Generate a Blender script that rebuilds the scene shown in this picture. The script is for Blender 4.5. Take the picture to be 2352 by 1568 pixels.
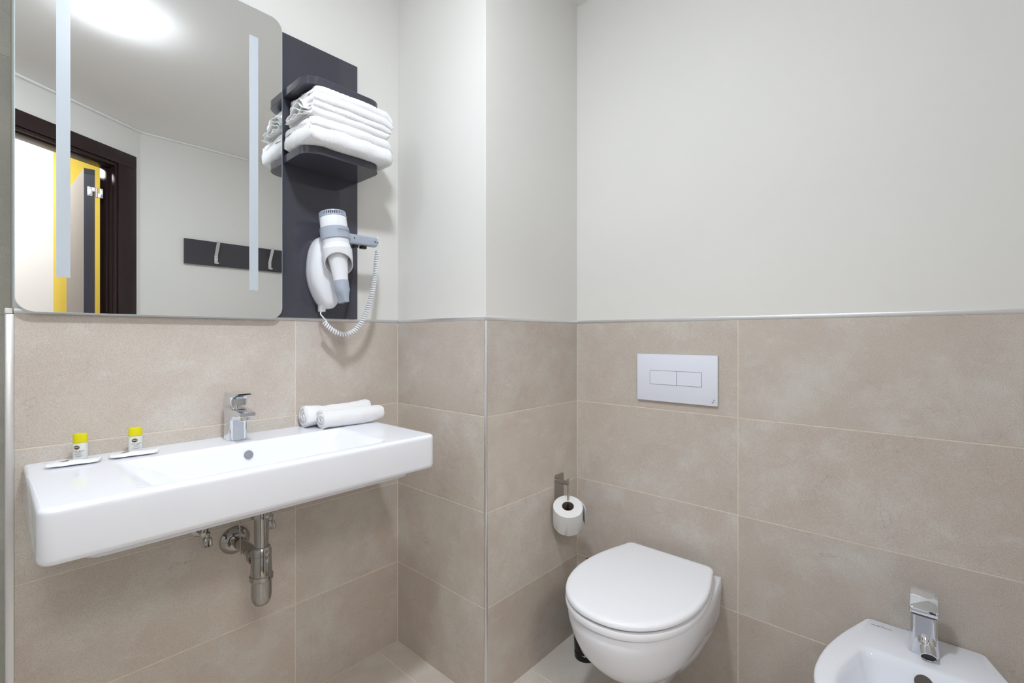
import bpy, bmesh, math, random
from mathutils import Vector, Matrix, noise
R = math.radians
PI = math.pi
for o in list(bpy.data.objects): bpy.data.objects.remove(o, do_unlink=True)
sc = bpy.context.scene
COL = sc.collection

# ------------------------------------------------------------------ camera
YAW = .7288
cam_d = bpy.data.cameras.new('camera'); cam = bpy.data.objects.new('camera', cam_d); COL.objects.link(cam)
cam.location = (-1.0458, -1.5173, 1.157)
cam.rotation_euler = (PI/2, 0, YAW - PI/2)
cam_d.sensor_width = 36; cam_d.sensor_fit = 'HORIZONTAL'
cam_d.lens = 1080.0/2352*36
cam_d.shift_y = -11/2352
cam_d.clip_start = .01
sc.camera = cam

# ------------------------------------------------------------------ world, lights, exposure
H0 = 2.38; H = 2.46; KM = (H-1.157)/(H0-1.157)   # the far side was measured through the mirror at H0, then enlarged to the true ceiling height
CMR = (-1.0458, 1.4813, 1.157)
def far(x, y, z): return tuple(c+(p-c)*KM for p, c in zip((x, y, z), CMR))
w = bpy.data.worlds.new('world'); sc.world = w; w.use_nodes = True
w.node_tree.nodes['Background'].inputs[0].default_value = (.85, .9, 1, 1)
w.node_tree.nodes['Background'].inputs[1].default_value = .5
sc.view_settings.view_transform = 'Standard'
sc.view_settings.look = 'None'
sc.view_settings.gamma = 1
sc.view_settings.use_curve_mapping = False
sc.view_settings.exposure = -0.10
_l = far(-.712, -.815, H0); LAMP = (_l[0], _l[1], H)
LAMP_E = 350.0            # radiance of the bathroom ceiling lamp
def area_light(name, loc, target, size, power, col):
    d = bpy.data.lights.new(name, 'AREA'); d.shape = 'RECTANGLE'; d.size = size[0]; d.size_y = size[1]
    d.energy = power; d.color = col
    o = bpy.data.objects.new(name, d); COL.objects.link(o); o.location = loc
    o.rotation_euler = (Vector(target)-Vector(loc)).to_track_quat('-Z', 'Y').to_euler()
    return o
# bedroom ceiling panel beyond the open door (a real lamp over there)
area_light('bedroom_lamp', (-1.35, -2.95, 2.67), (-1.2, -2.8, 0), (.7, .4), 38, (1, .96, .91))

# ------------------------------------------------------------------ helpers
def tag(o, label=None, cat=None, group=None, kind=None):
    if label: o['label'] = label
    if cat: o['category'] = cat
    if group: o['group'] = group
    if kind: o['kind'] = kind
    return o
def empty(name, loc, label, cat, group=None, kind=None):
    o = bpy.data.objects.new(name, None); COL.objects.link(o); o.location = loc
    o.empty_display_size = .05
    return tag(o, label, cat, group, kind)
def top_of(o):
    m = Matrix.Identity(4)
    while o is not None:
        m = (Matrix.Translation(o.location) @ o.rotation_euler.to_matrix().to_4x4()) @ m
        o = o.parent
    return m
def link(name, me, mats, parent=None, smooth=False):
    """the mesh is given in world coordinates; origin goes to its centre"""
    o = bpy.data.objects.new(name, me)
    for m in (mats if isinstance(mats, (list, tuple)) else [mats]): me.materials.append(m)
    if smooth: me.polygons.foreach_set('use_smooth', [True]*len(me.polygons))
    COL.objects.link(o)
    if parent is not None:
        o.parent = parent
        off = world_loc(parent)
    else: off = Vector((0, 0, 0))
    n = len(me.vertices)
    if n:
        c = Vector((0, 0, 0))
        mn = Vector((1e9,)*3); mx = Vector((-1e9,)*3)
        for v in me.vertices:
            for i in range(3):
                mn[i] = min(mn[i], v.co[i]); mx[i] = max(mx[i], v.co[i])
        c = (mn+mx)/2
        me.transform(Matrix.Translation(-c))
        o.location = c-off
    return o
def world_loc(o):
    v = Vector((0, 0, 0))
    while o is not None:
        v = v + o.location; o = o.parent
    return v
def pyd(name, V, F, mat, parent=None, smooth=False, autosmooth=None):
    me = bpy.data.meshes.new(name); me.from_pydata([tuple(v) for v in V], [], F); me.update()
    bm = bmesh.new(); bm.from_mesh(me); bmesh.ops.recalc_face_normals(bm, faces=bm.faces); bm.to_mesh(me); bm.free()
    o = link(name, me, mat, parent, smooth)
    if autosmooth: sharp(o, autosmooth)
    return o
def sharp(o, deg=35):
    me = o.data
    me.polygons.foreach_set('use_smooth', [True]*len(me.polygons))
    bm = bmesh.new(); bm.from_mesh(me)
    for e in bm.edges:
        if len(e.link_faces) == 2 and e.calc_face_angle(0) > R(deg): e.smooth = False
    bm.to_mesh(me); bm.free()
def bm_obj(name, bm, mat, parent=None, smooth=False, deg=None):
    me = bpy.data.meshes.new(name); bmesh.ops.recalc_face_normals(bm, faces=bm.faces); bm.to_mesh(me); bm.free()
    o = link(name, me, mat, parent, smooth)
    if deg: sharp(o, deg)
    return o
def add_box(bm, x0, x1, y0, y1, z0, z1, bev=0, seg=2, M=None):
    r = bmesh.ops.create_cube(bm, size=1)
    vs = r['verts']
    for v in vs:
        v.co = Vector((x0+(v.co.x+.5)*(x1-x0), y0+(v.co.y+.5)*(y1-y0), z0+(v.co.z+.5)*(z1-z0)))
    if bev:
        es = list({e for v in vs for e in v.link_edges})
        rr = bmesh.ops.bevel(bm, geom=es, offset=bev, segments=seg, affect='EDGES', profile=.5, clamp_overlap=True)
        vs = list({v for f in rr['faces'] for v in f.verts} | {v for v in vs if v.is_valid})
    if M is not None:
        for v in vs: v.co = M @ v.co
    return vs
def box(name, x0, x1, y0, y1, z0, z1, mat, parent=None, bev=0, seg=2, M=None):
    bm = bmesh.new(); add_box(bm, x0, x1, y0, y1, z0, z1, bev, seg, M)
    return bm_obj(name, bm, mat, parent, bool(bev), 40 if bev else None)
def loft(rings, close_a=True, close_b=True, closed=True):
    V = []; F = []
    n = len(rings[0])
    for r in rings: V += [tuple(p) for p in r]
    for i in range(len(rings)-1):
        for j in range(n if closed else n-1):
            k = (j+1) % n
            F.append((i*n+j, i*n+k, (i+1)*n+k, (i+1)*n+j))
    if close_a: F.append(tuple(range(n)))
    if close_b: F.append(tuple((len(rings)-1)*n+j for j in range(n)))
    return V, F
def frame_from(d):
    d = Vector(d).normalized()
    a = Vector((0, 0, 1)) if abs(d.z) < .9 else Vector((1, 0, 0))
    u = d.cross(a).normalized(); v = d.cross(u).normalized()
    return u, v
def lathe_pts(p0, d, prof, n=40):
    """rings around an axis: prof = [(dist, radius)]"""
    p0 = Vector(p0); d = Vector(d).normalized(); u, v = frame_from(d)
    return [[p0+d*t+u*(r*math.cos(2*PI*k/n))+v*(r*math.sin(2*PI*k/n)) for k in range(n)] for t, r in prof]
def lathe(name, p0, d, prof, mat, parent=None, n=40, caps=(True, True), deg=35):
    V, F = loft(lathe_pts(p0, d, prof, n), *caps)
    return pyd(name, V, F, mat, parent, True, deg)
def tube_mesh(path, rad, n=10, caps=True):
    path = [Vector(p) for p in path]
    rings = []; prev = None
    for i, p in enumerate(path):
        d = (path[min(i+1, len(path)-1)]-path[max(i-1, 0)])
        if d.length < 1e-9: d = Vector((0, 0, 1))
        d.normalize()
        if prev is None: u, v = frame_from(d)
        else:
            u = (prev-d*prev.dot(d))
            u = u.normalized() if u.length > 1e-6 else frame_from(d)[0]
            v = d.cross(u)
        prev = u
        r = rad[i] if isinstance(rad, (list, tuple)) else rad
        rings.append([p+u*(r*math.cos(2*PI*k/n))+v*(r*math.sin(2*PI*k/n)) for k in range(n)])
    return loft(rings, caps, caps)
def tube(name, path, rad, mat, parent=None, n=12):
    V, F = tube_mesh(path, rad, n); return pyd(name, V, F, mat, parent, True, 50)
def spline(pts, per=12):
    """Catmull-Rom through points"""
    P = [Vector(p) for p in pts]; P = [P[0]*2-P[1]]+P+[P[-1]*2-P[-2]]
    out = []
    for i in range(1, len(P)-2):
        a, b, c, d = P[i-1:i+3]
        for k in range(per):
            t = k/per
            out.append(.5*((2*b)+(c-a)*t+(2*a-5*b+4*c-d)*t*t+(-a+3*b-3*c+d)*t*t*t))
    out.append(P[-2]); return out
def text(name, s, size, M, mat, parent=None, align='CENTER', ext=.0001, spacing=1.0, sx=1.0):
    cu = bpy.data.curves.new('t', 'FONT'); cu.body = s; cu.size = size; cu.align_x = align; cu.align_y = 'CENTER'
    cu.extrude = ext; cu.space_character = spacing; cu.resolution_u = 2
    t = bpy.data.objects.new('t', cu); COL.objects.link(t)
    dg = bpy.context.evaluated_depsgraph_get(); dg.update()
    me = bpy.data.meshes.new_from_object(t.evaluated_get(dg))
    bpy.data.objects.remove(t, do_unlink=True)
    me.transform(M @ Matrix.Diagonal((sx, 1, 1, 1)))
    return link(name, me, mat, parent)
def mat3(origin, xax, yax):
    x = Vector(xax).normalized(); y = Vector(yax).normalized(); z = x.cross(y).normalized()
    m = Matrix((x, y, z)).transposed().to_4x4(); m.translation = Vector(origin); return m
def rrect(x0, x1, y0, y1, rs, seg=8):
    """rounded rectangle, counter clockwise from lower-left; rs = radii (ll, lr, ur, ul)"""
    if not isinstance(rs, (list, tuple)): rs = [rs]*4
    C = [(x0+rs[0], y0+rs[0], PI), (x1-rs[1], y0+rs[1], 1.5*PI), (x1-rs[2], y1-rs[2], 0), (x0+rs[3], y1-rs[3], .5*PI)]
    out = []
    for (cx, cy, a), r in zip(C, rs):
        for k in range(seg+1):
            t = a+k/seg*PI/2; out.append((cx+r*math.cos(t), cy+r*math.sin(t)))
    return out

def far_scale(o):
    o.location = far(*o.location)
    def rec(q, top):
        if q.type == 'MESH': q.data.transform(Matrix.Scale(KM, 4))
        if not top: q.location = q.location*KM
        for c in q.children: rec(c, False)
    rec(o, True); return o
# ------------------------------------------------------------------ materials
def srgb(r, g, b):
    f = lambda c: (c/255/12.92) if c/255 <= .04045 else ((c/255+.055)/1.055)**2.4
    return (f(r), f(g), f(b), 1)
def pmat(name, col, rough=.5, metal=0, spec=.5, coat=0, noise_amt=0, nscale=20, bump=0, bscale=200, emis=None, estr=0, sss=0, trans=0, ior=1.45):
    m = bpy.data.materials.new(name); m.use_nodes = True; nt = m.node_tree; b = nt.nodes['Principled BSDF']
    b.inputs['Base Color'].default_value = col; b.inputs['Roughness'].default_value = rough
    b.inputs['Metallic'].default_value = metal; b.inputs['Specular IOR Level'].default_value = spec
    b.inputs['Coat Weight'].default_value = coat; b.inputs['Coat Roughness'].default_value = .05
    b.inputs['Transmission Weight'].default_value = trans; b.inputs['IOR'].default_value = ior
    if sss:
        b.inputs['Subsurface Weight'].default_value = sss; b.inputs['Subsurface Radius'].default_value = (.02, .02, .02)
    if emis: b.inputs['Emission Color'].default_value = emis; b.inputs['Emission Strength'].default_value = estr
    tc = nt.nodes.new('ShaderNodeTexCoord')
    if noise_amt:
        n = nt.nodes.new('ShaderNodeTexNoise'); n.inputs['Scale'].default_value = nscale; n.inputs['Detail'].default_value = 5
        nt.links.new(tc.outputs['Object'], n.inputs['Vector'])
        mx = nt.nodes.new('ShaderNodeMixRGB'); mx.blend_type = 'MULTIPLY'; mx.inputs[0].default_value = 1
        mx.inputs[1].default_value = col
        mr = nt.nodes.new('ShaderNodeMapRange'); mr.inputs['From Min'].default_value = .3; mr.inputs['From Max'].default_value = .7
        mr.inputs['To Min'].default_value = 1-noise_amt; mr.inputs['To Max'].default_value = 1+noise_amt*.3
        nt.links.new(n.outputs['Fac'], mr.inputs['Value']); nt.links.new(mr.outputs[0], mx.inputs[2])
        nt.links.new(mx.outputs[0], b.inputs['Base Color'])
    if bump:
        n2 = nt.nodes.new('ShaderNodeTexNoise'); n2.inputs['Scale'].default_value = bscale; n2.inputs['Detail'].default_value = 3
        nt.links.new(tc.outputs['Object'], n2.inputs['Vector'])
        bp = nt.nodes.new('ShaderNodeBump'); bp.inputs['Strength'].default_value = bump; bp.inputs['Distance'].default_value = .002
        nt.links.new(n2.outputs['Fac'], bp.inputs['Height']); nt.links.new(bp.outputs[0], b.inputs['Normal'])
    return m
def tile_mat(name, base, warm, light, dark, rough=.5):
    m = bpy.data.materials.new(name); m.use_nodes = True; nt = m.node_tree; N = nt.nodes; L = nt.links
    b = N['Principled BSDF']; b.inputs['Roughness'].default_value = rough; b.inputs['Specular IOR Level'].default_value = .35
    tc = N.new('ShaderNodeTexCoord'); oi = N.new('ShaderNodeObjectInfo')
    mul = N.new('ShaderNodeVectorMath'); mul.operation = 'MULTIPLY_ADD'
    comb = N.new('ShaderNodeCombineXYZ')
    for i in range(3): L.new(oi.outputs['Random'], comb.inputs[i])
    L.new(comb.outputs[0], mul.inputs[0]); mul.inputs[1].default_value = (37, 53, 71); L.new(tc.outputs['Object'], mul.inputs[2])
    P = mul.outputs[0]
    def nz(scale, det=4, rg=.55, dist=0, stretch=None):
        n = N.new('ShaderNodeTexNoise'); n.inputs['Scale'].default_value = scale; n.inputs['Detail'].default_value = det
        n.inputs['Roughness'].default_value = rg; n.inputs['Distortion'].default_value = dist
        if stretch:
            mp = N.new('ShaderNodeMapping'); mp.inputs['Scale'].default_value = stretch; L.new(P, mp.inputs['Vector']); L.new(mp.outputs[0], n.inputs['Vector'])
        else: L.new(P, n.inputs['Vector'])
        return n.outputs['Fac']
    def ramp(f, a, bb, lo=0, hi=1):
        r = N.new('ShaderNodeMapRange'); r.inputs['From Min'].default_value = a; r.inputs['From Max'].default_value = bb
        r.inputs['To Min'].default_value = lo; r.inputs['To Max'].default_value = hi; L.new(f, r.inputs['Value']); return r.outputs[0]
    def mix(fac, c1, c2):
        x = N.new('ShaderNodeMixRGB'); L.new(fac, x.inputs[0])
        for c, i in ((c1, 1), (c2, 2)):
            if isinstance(c, tuple): x.inputs[i].default_value = c
            else: L.new(c, x.inputs[i])
        return x.outputs[0]
    c = mix(ramp(nz(6.5, 5, .6, .2), .4, .62), base, warm)
    c = mix(ramp(nz(4.2, 7, .68, .15), .47, .68, 0, .75), c, light)
    c = mix(ramp(nz(14, 5, .7, .3, (1, 1, 1.6)), .55, .75, 0, .5), c, light)
    # fine stone grain
    c = mix(ramp(nz(420, 3, .75), .44, .68, 0, .46), c, dark)
    c = mix(ramp(nz(470, 2, .7, 0, (1, 1.2, .9)), .54, .72, 0, .55), c, light)
    # thin veins: narrow band around a noise level
    v = nz(3.1, 6, .55, 1.6)
    d1 = N.new('ShaderNodeMath'); d1.operation = 'SUBTRACT'; L.new(v, d1.inputs[0]); d1.inputs[1].default_value = .56
    d2 = N.new('ShaderNodeMath'); d2.operation = 'ABSOLUTE'; L.new(d1.outputs[0], d2.inputs[0])
    band = ramp(d2.outputs[0], 0, .004, 1, 0)
    gate = ramp(nz(6.5, 2), .5, .62, 0, .45)
    g = N.new('ShaderNodeMath'); g.operation = 'MULTIPLY'; L.new(band, g.inputs[0]); L.new(gate, g.inputs[1])
    c = mix(g.outputs[0], c, tuple(x*.55 for x in base[:3])+(1,))
    # per tile brightness
    hs = N.new('ShaderNodeHueSaturation'); L.new(c, hs.inputs['Color']); L.new(ramp(oi.outputs['Random'], 0, 1, .95, 1.06), hs.inputs['Value'])
    L.new(hs.outputs[0], b.inputs['Base Color'])
    bp = N.new('ShaderNodeBump'); bp.inputs['Strength'].default_value = .25; bp.inputs['Distance'].default_value = .001
    L.new(nz(180, 4, .7), bp.inputs['Height']); L.new(bp.outputs[0], b.inputs['Normal'])
    return m
def wood_mat(name, c1, c2, axis=(60, 60, 2)):
    m = pmat(name, c1, .35, spec=.4); nt = m.node_tree; b = nt.nodes['Principled BSDF']
    tc = nt.nodes.new('ShaderNodeTexCoord'); mp = nt.nodes.new('ShaderNodeMapping'); mp.inputs['Scale'].default_value = axis
    n = nt.nodes.new('ShaderNodeTexNoise'); n.inputs['Scale'].default_value = 3; n.inputs['Detail'].default_value = 6
    mx = nt.nodes.new('ShaderNodeMixRGB'); mx.inputs[1].default_value = c1; mx.inputs[2].default_value = c2
    nt.links.new(tc.outputs['Object'], mp.inputs[0]); nt.links.new(mp.outputs[0], n.inputs['Vector'])
    nt.links.new(n.outputs['Fac'], mx.inputs[0]); nt.links.new(mx.outputs[0], b.inputs['Base Color'])
    return m
M_TILE = tile_mat('beige_stone_tile', srgb(204, 194, 183), srgb(200, 187, 177), srgb(217, 215, 208), srgb(158, 142, 126))
M_FTILE = tile_mat('floor_stone_tile', srgb(208, 200, 190), srgb(203, 192, 183), srgb(220, 219, 213), srgb(172, 158, 144))
M_GTILE = tile_mat('grey_green_stone_tile', srgb(176, 175, 166), srgb(170, 169, 162), srgb(192, 192, 184), srgb(148, 146, 135))
M_GROUT = pmat('beige_grout', srgb(230, 217, 200), .85, noise_amt=.1, nscale=60)
M_GGROUT = pmat('grey_grout', srgb(178, 176, 166), .85)
M_PLASTER = pmat('warm_white_plaster', srgb(232, 230, 225), .7, spec=.3, noise_amt=.02, nscale=2, bump=.03, bscale=60)
M_CEIL = pmat('white_ceiling_paint', srgb(250, 249, 247), .8, spec=.2)
M_ALU = pmat('brushed_aluminium', srgb(232, 233, 236), .38, 1, bump=.05, bscale=400)
M_CHROME = pmat('chrome', srgb(222, 224, 228), .04, 1)
M_CHROME2 = pmat('dull_chrome', srgb(172, 169, 166), .08, 1)
M_STEEL = pmat('brushed_steel', srgb(176, 172, 168), .22, 1)
M_CERAMIC = pmat('white_glazed_ceramic', srgb(242, 244, 251), .09, spec=.42)
M_SEAT = pmat('white_seat_plastic', srgb(247, 248, 253), .16, spec=.5)
M_PLATE = pmat('pale_grey_flush_plastic', srgb(234, 237, 248), .2)
M_GAP = pmat('dark_joint', srgb(80, 80, 95), .8)
M_MIRROR = pmat('mirror_silver', (.93, .94, .935, 1), .0, 1)
M_EDGE = pmat('polished_glass_edge', srgb(214, 230, 235), .1, spec=.8)
M_FROST = pmat('frosted_light_band', srgb(196, 204, 211), .35, spec=.5)
M_DARK = pmat('anthracite_gloss_acrylic', srgb(70, 69, 78), .05, spec=.5)
M_TOWEL = pmat('white_terry_cotton', srgb(246, 246, 247), .95, spec=.1, bump=.8, bscale=420)
M_HEM = pmat('white_woven_hem', srgb(240, 240, 238), .85, spec=.15, bump=.15, bscale=900)
M_DWHITE = pmat('white_dryer_plastic', srgb(238, 239, 243), .22)
M_DGREY = pmat('blue_grey_dryer_plastic', srgb(170, 178, 192), .32)
M_DTEXT = pmat('grey_print', srgb(118, 122, 138), .5)
M_BLACK = pmat('black_plastic', srgb(18, 18, 19), .25)
M_HOLE = pmat('dark_cavity', srgb(12, 12, 12), .7)
M_YELLOW = pmat('yellow_cap_plastic', srgb(226, 216, 12), .3)
M_BOTTLE = pmat('milky_bottle_plastic', srgb(222, 224, 222), .3)
M_LABEL = pmat('brown_print', srgb(62, 42, 38), .5)
M_INK = pmat('slate_print', srgb(86, 84, 104), .5)
M_WINK = pmat('white_print', srgb(235, 232, 228), .5)
M_BLUE = pmat('pale_blue_print', srgb(160, 170, 215), .4)
M_YINK = pmat('yellow_print', srgb(222, 210, 40), .5)
M_PAPER = pmat('white_wrapper_paper', srgb(245, 246, 250), .4)
M_TISSUE = pmat('white_tissue', srgb(238, 238, 238), .95, spec=.1, bump=.3, bscale=300)
M_CARD = pmat('grey_brown_card', srgb(120, 108, 100), .9)
M_OVER = pmat('grey_overflow', srgb(140, 144, 150), .4)
M_WENGE = wood_mat('wenge_wood', srgb(38, 26, 27), srgb(52, 37, 36))
M_DOOREDGE = wood_mat('dark_door_edge', srgb(58, 56, 66), srgb(72, 70, 80))
M_DOORFACE = pmat('grey_laminate', srgb(128, 122, 116), .6, bump=.3, bscale=60)
M_YWALL = pmat('yellow_wall_paint', srgb(240, 214, 96), .7)
M_WWALL = pmat('white_wall_paint', srgb(238, 238, 240), .7)
M_BLACKEDGE = pmat('black_top', srgb(14, 12, 14), .4)
M_LAMP = bpy.data.materials.new('lamp_diffuser'); M_LAMP.use_nodes = True
_b = M_LAMP.node_tree.nodes['Principled BSDF']; _b.inputs['Emission Color'].default_value = (.85, .918, 1, 1); _b.inputs['Emission Strength'].default_value = LAMP_E
M_SCREEN = pmat('aerator_mesh', srgb(60, 60, 62), .5, .5)
M_RED = pmat('red_dot', srgb(190, 30, 30), .4)
M_BLUED = pmat('blue_dot', srgb(40, 60, 190), .4)
M_OVERB = pmat('painted_overflow_shade', srgb(92, 86, 80), .4)
M_BFLOOR = pmat('bedroom_floor_laminate', srgb(150, 128, 104), .5)

# ------------------------------------------------------------------ structure
T = .302; GAP = .0030; TOP = 1.2085; LX = -1.0045; PB = -.474; CX = .51
random.seed(3)
def wall(name, bm, mats, label):
    o = bm_obj(name, bm, mats, None); tag(o, label, 'wall', kind='structure'); return o
def two(bm, boxes):
    for bx, mi in boxes:
        n0 = set(bm.faces); add_box(bm, *bx)
        for f in set(bm.faces)-n0: f.material_index = mi
def tiles(parent, axis, plane, out, us, zs, mat, th=.007):
    """axis 'x': wall plane y=plane, us are x joints. axis 'y': wall plane x=plane. out = direction of the room."""
    g = GAP/2
    for i in range(len(us)-1):
        for j in range(len(zs)-1):
            u0, u1 = us[i]+g, us[i+1]-g; z0, z1 = zs[j]+g, zs[j+1]-g
            a, b = sorted((plane, plane-out*th))
            bm = bmesh.new()
            if axis == 'x': add_box(bm, u0, u1, a, b, z0, z1, .0006, 1)
            else: add_box(bm, a, b, u0, u1, z0, z1, .0006, 1)
            bm_obj('tile', bm, mat, parent)
ZS = [0, T, 2*T, 3*T, TOP+GAP/2]
# wall with the washbasin
bm = bmesh.new(); two(bm, [((LX+.001, .12, .0007, .12, 0, TOP+.011), 0), ((LX+.001, .12, .004, .12, TOP+.011, H), 1)])
wb = wall('wall_back', bm, [M_GROUT, M_PLASTER], 'back wall with beige stone tiles below and cream plaster above the washbasin')
tiles(wb, 'x', 0, -1, [LX, -.3857, 0], ZS, M_TILE)
# pier: B face x=0 and D face y=PB
bm = bmesh.new(); two(bm, [((.0007, .62, PB+.0007, .0016, 0, TOP+.011), 0), ((.003, .62, PB+.003, .004, TOP+.011, H), 1)])
wp = wall('wall_pier', bm, [M_GROUT, M_PLASTER], 'boxed-out wall pier between washbasin wall and toilet wall')
tiles(wp, 'y', 0, -1, [PB+.0065, -.0013], ZS, M_TILE)
tiles(wp, 'x', PB, -1, [.0065, CX-.0013], ZS, M_TILE)
# right wall C
WY0 = -2.048; WY = far(0, WY0, 0)[1]; ZF = 1.157-1.157/KM
bm = bmesh.new(); two(bm, [((CX+.0007, .66, WY-.1, PB+.003, 0, TOP+.011), 0), ((CX+.003, .66, WY-.1, PB+.004, TOP+.011, H), 1)])
wr = wall('wall_right', bm, [M_GROUT, M_PLASTER], 'right wall behind the toilet and the bidet, tiled below')
tiles(wr, 'y', CX, -1, [WY, -1.6735, -1.0685, PB], ZS, M_TILE)
# shower recess wall far left
bm = bmesh.new(); add_box(bm, -2.0, LX+.002, .1007, .2, 0, H)
ws = wall('wall_left_recess', bm, [M_GGROUT], 'grey-green tiled recess wall at the far left edge')
ZR = [T*k for k in range(8)]+[H]
tiles(ws, 'x', .10, -1, [-2.0, -1.66, LX], ZR, M_GTILE)
# hooks wall, diagonal door wall, left parts
A33 = R(33.4); DC = Vector((-.429, WY0, 0)); DD = Vector((-math.cos(A33), math.sin(A33), 0))  # along wall, away from the corner
DN = Vector((math.sin(A33), math.cos(A33), 0))                                              # into the room
bm = bmesh.new(); add_box(bm, far(DC.x, 0, 0)[0]-.05, CX+.1, WY-.1, WY, 0, H)
wall('wall_front', bm, [M_PLASTER], 'cream plaster wall with the hook rail, seen in the mirror')
MD = mat3(DC, DD, -DN)   # local x along wall, y out of the room, z: x cross y
zz = Vector(DD).cross(-DN)
ML = Matrix.Identity(4)
ML.col[0][:3] = DD; ML.col[1][:3] = -DN; ML.col[2][:3] = (0, 0, 1); ML.col[3][:3] = DC
S0, S1, ZO = .120, .985, 2.145
bm = bmesh.new()
for b in ((0, S0, 0, .1, ZF, H0), (S1, 1.15, 0, .1, ZF, H0), (S0, S1, 0, .1, ZO, H0)): add_box(bm, *b, M=ML)
far_scale(wall('wall_corner', bm, [M_PLASTER], 'diagonal plaster wall holding the doorway, seen in the mirror'))
E1 = Vector(far(*(DC+DD*1.15))); E1.z = 0
bm = bmesh.new(); add_box(bm, -2.0, E1.x+.02, E1.y-.1, E1.y, 0, H); add_box(bm, -2.1, -2.0, E1.y-.1, .2, 0, H)
wall('wall_left', bm, [M_PLASTER], 'left plaster walls of the shower side')
# floor and ceiling
bm = bmesh.new(); add_box(bm, -2.1, .66, -2.40, .2, -.06, -.0006)
fl = bm_obj('floor', bm, M_GROUT); tag(fl, 'beige stone tiled bathroom floor', 'floor', kind='structure')
fx = [-.0845+T*k for k in range(-5, 3)]
for i in range(len(fx)-1):
    off = 0 if i % 2 else -.3
    ys = [0+off-.604*k for k in range(5)]
    ys = ([0] if off else [])+ys
    ys = [y for y in ys if y > -2.4]
    x1 = min(fx[i+1], CX+.0); x0 = fx[i]
    for j in range(len(ys)-1):
        y1, y0 = ys[j], ys[j+1]
        if x0 >= -.09 and y1 > PB:
            if x0 < -.01: pass
            else: y1 = min(y1, PB)
        if y0 >= y1-.01: continue
        g = GAP/2
        bm = bmesh.new()
        xx1 = x1
        if x0 < -.01 and x1 > 0.02 and y1 > PB:      # strip beside the pier: split
            add_box(bm, x0+g, -.001, max(y0, PB)+g, y1-g, -.008, 0, .0006, 1); bm_obj('tile', bm, M_FTILE, fl)
            if y0 < PB-.02:
                bm = bmesh.new(); add_box(bm, x0+g, x1-g, y0+g, PB-g, -.008, 0, .0006, 1); bm_obj('tile', bm, M_FTILE, fl)
            else: pass
            continue
        add_box(bm, x0+g, xx1-g, y0+g, y1-g, -.008, 0, .0006, 1); bm_obj('tile', bm, M_FTILE, fl)
bm = bmesh.new(); add_box(bm, .5200-.0005, CX+.0, -2.0, PB, -.008, 0, 0); bm.free()
bm = bmesh.new(); add_box(bm, -2.1, .66, -2.40, .2, H, H+.06)
cl = bm_obj('ceiling', bm, M_CEIL); tag(cl, 'flat white bathroom ceiling', 'ceiling', kind='structure')
# cornice strips
ntrim = [0]
def trim(bm, mat, label, kind='structure', deg=40):
    ntrim[0] += 1
    o = bm_obj('trim_%d' % ntrim[0], bm, mat, None, True, deg); return tag(o, label, 'trim', kind=kind)
bm = bmesh.new(); add_box(bm, -.42, CX, WY, WY+.022, H-.010, H, .004, 3); trim(bm, M_CEIL, 'white cornice strip over the hook rail wall')
bm = bmesh.new(); add_box(bm, 0, 1.15, -.021, 0, H0-.010, H0, .004, 3, ML); far_scale(trim(bm, M_CEIL, 'white cornice strip over the door wall'))
# aluminium trims
bm = bmesh.new(); add_box(bm, LX, 0, -.0008, .009, TOP+.0005, TOP+.0118, .0012, 2); trim(bm, M_ALU, 'aluminium edge strip above the tiles behind the washbasin')
bm = bmesh.new(); add_box(bm, -.0008, .009, PB+.0065, -.001, TOP+.0005, TOP+.0118, .0012, 2); trim(bm, M_ALU, 'aluminium edge strip on the short side of the pier')
bm = bmesh.new(); add_box(bm, .0065, CX, PB-.0008, PB+.009, TOP+.0005, TOP+.0118, .0012, 2); trim(bm, M_ALU, 'aluminium edge strip on the pier front')
bm = bmesh.new(); add_box(bm, CX-.0008, CX+.009, WY, PB, TOP+.0005, TOP+.0118, .0012, 2); trim(bm, M_ALU, 'aluminium edge strip above the toilet wall tiles')
bm = bmesh.new(); add_box(bm, -.0022, .0065, PB-.0022, PB+.0065, 0, TOP, .0028, 3); trim(bm, M_ALU, 'vertical aluminium corner profile on the pier')
bm = bmesh.new(); add_box(bm, -.0018, .0065, PB-.0018, PB+.0065, TOP+.0006, TOP+.0118, .0014, 2); trim(bm, M_ALU, 'small square corner cap on top of the pier profile')
bm = bmesh.new(); add_box(bm, LX-.0125, LX+.0014, -.0016, .1, 0, TOP-.001, .0018, 2); trim(bm, M_ALU, 'vertical aluminium profile at the left end of the washbasin wall')
bm = bmesh.new(); add_box(bm, LX-.0125, LX-.001, -.001, .1, TOP, TOP+.012, .001, 2); trim(bm, M_PLASTER, 'small pale block on the left profile')

# door frame in the diagonal wall
dr = empty('door_1', DC+DD*.5, 'dark wenge door frame with open door, reflected in the mirror', 'door', kind='structure')
def dbox(name, s0, s1, n0, n1, z0, z1, mat=M_WENGE, bev=.002, parent=dr, label=None):
    o = box(name, s0, s1, n0, n1, z0, z1, mat, parent, bev, 2, ML)
    if label: o['label'] = label
    return o
CO = .036   # outer edge of casing
dbox('casing', CO, .144, -.014, .0, ZF, 2.139)
dbox('casing', .976, 1.085, -.014, .0, ZF, 2.139)
dbox('casing', CO, 1.085, -.014, 0, 2.140, 2.216)
dbox('casing_step', .1445, .156, -.006, .02, ZF, 2.138)
dbox('casing_step', .156, .975, -.006, .02, 2.122, 2.139)
dbox('jamb', S0, .154, .0205, .1, ZF, 2.115)
dbox('jamb', .962, S1, .0, .1, ZF, 2.115)
dbox('lintel', S0, S1, .0205, .1, 2.115, 2.1445)
dbox('door_stop', .1545, .165, .040, .062, ZF, 2.114)
far_scale(dr)
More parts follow.
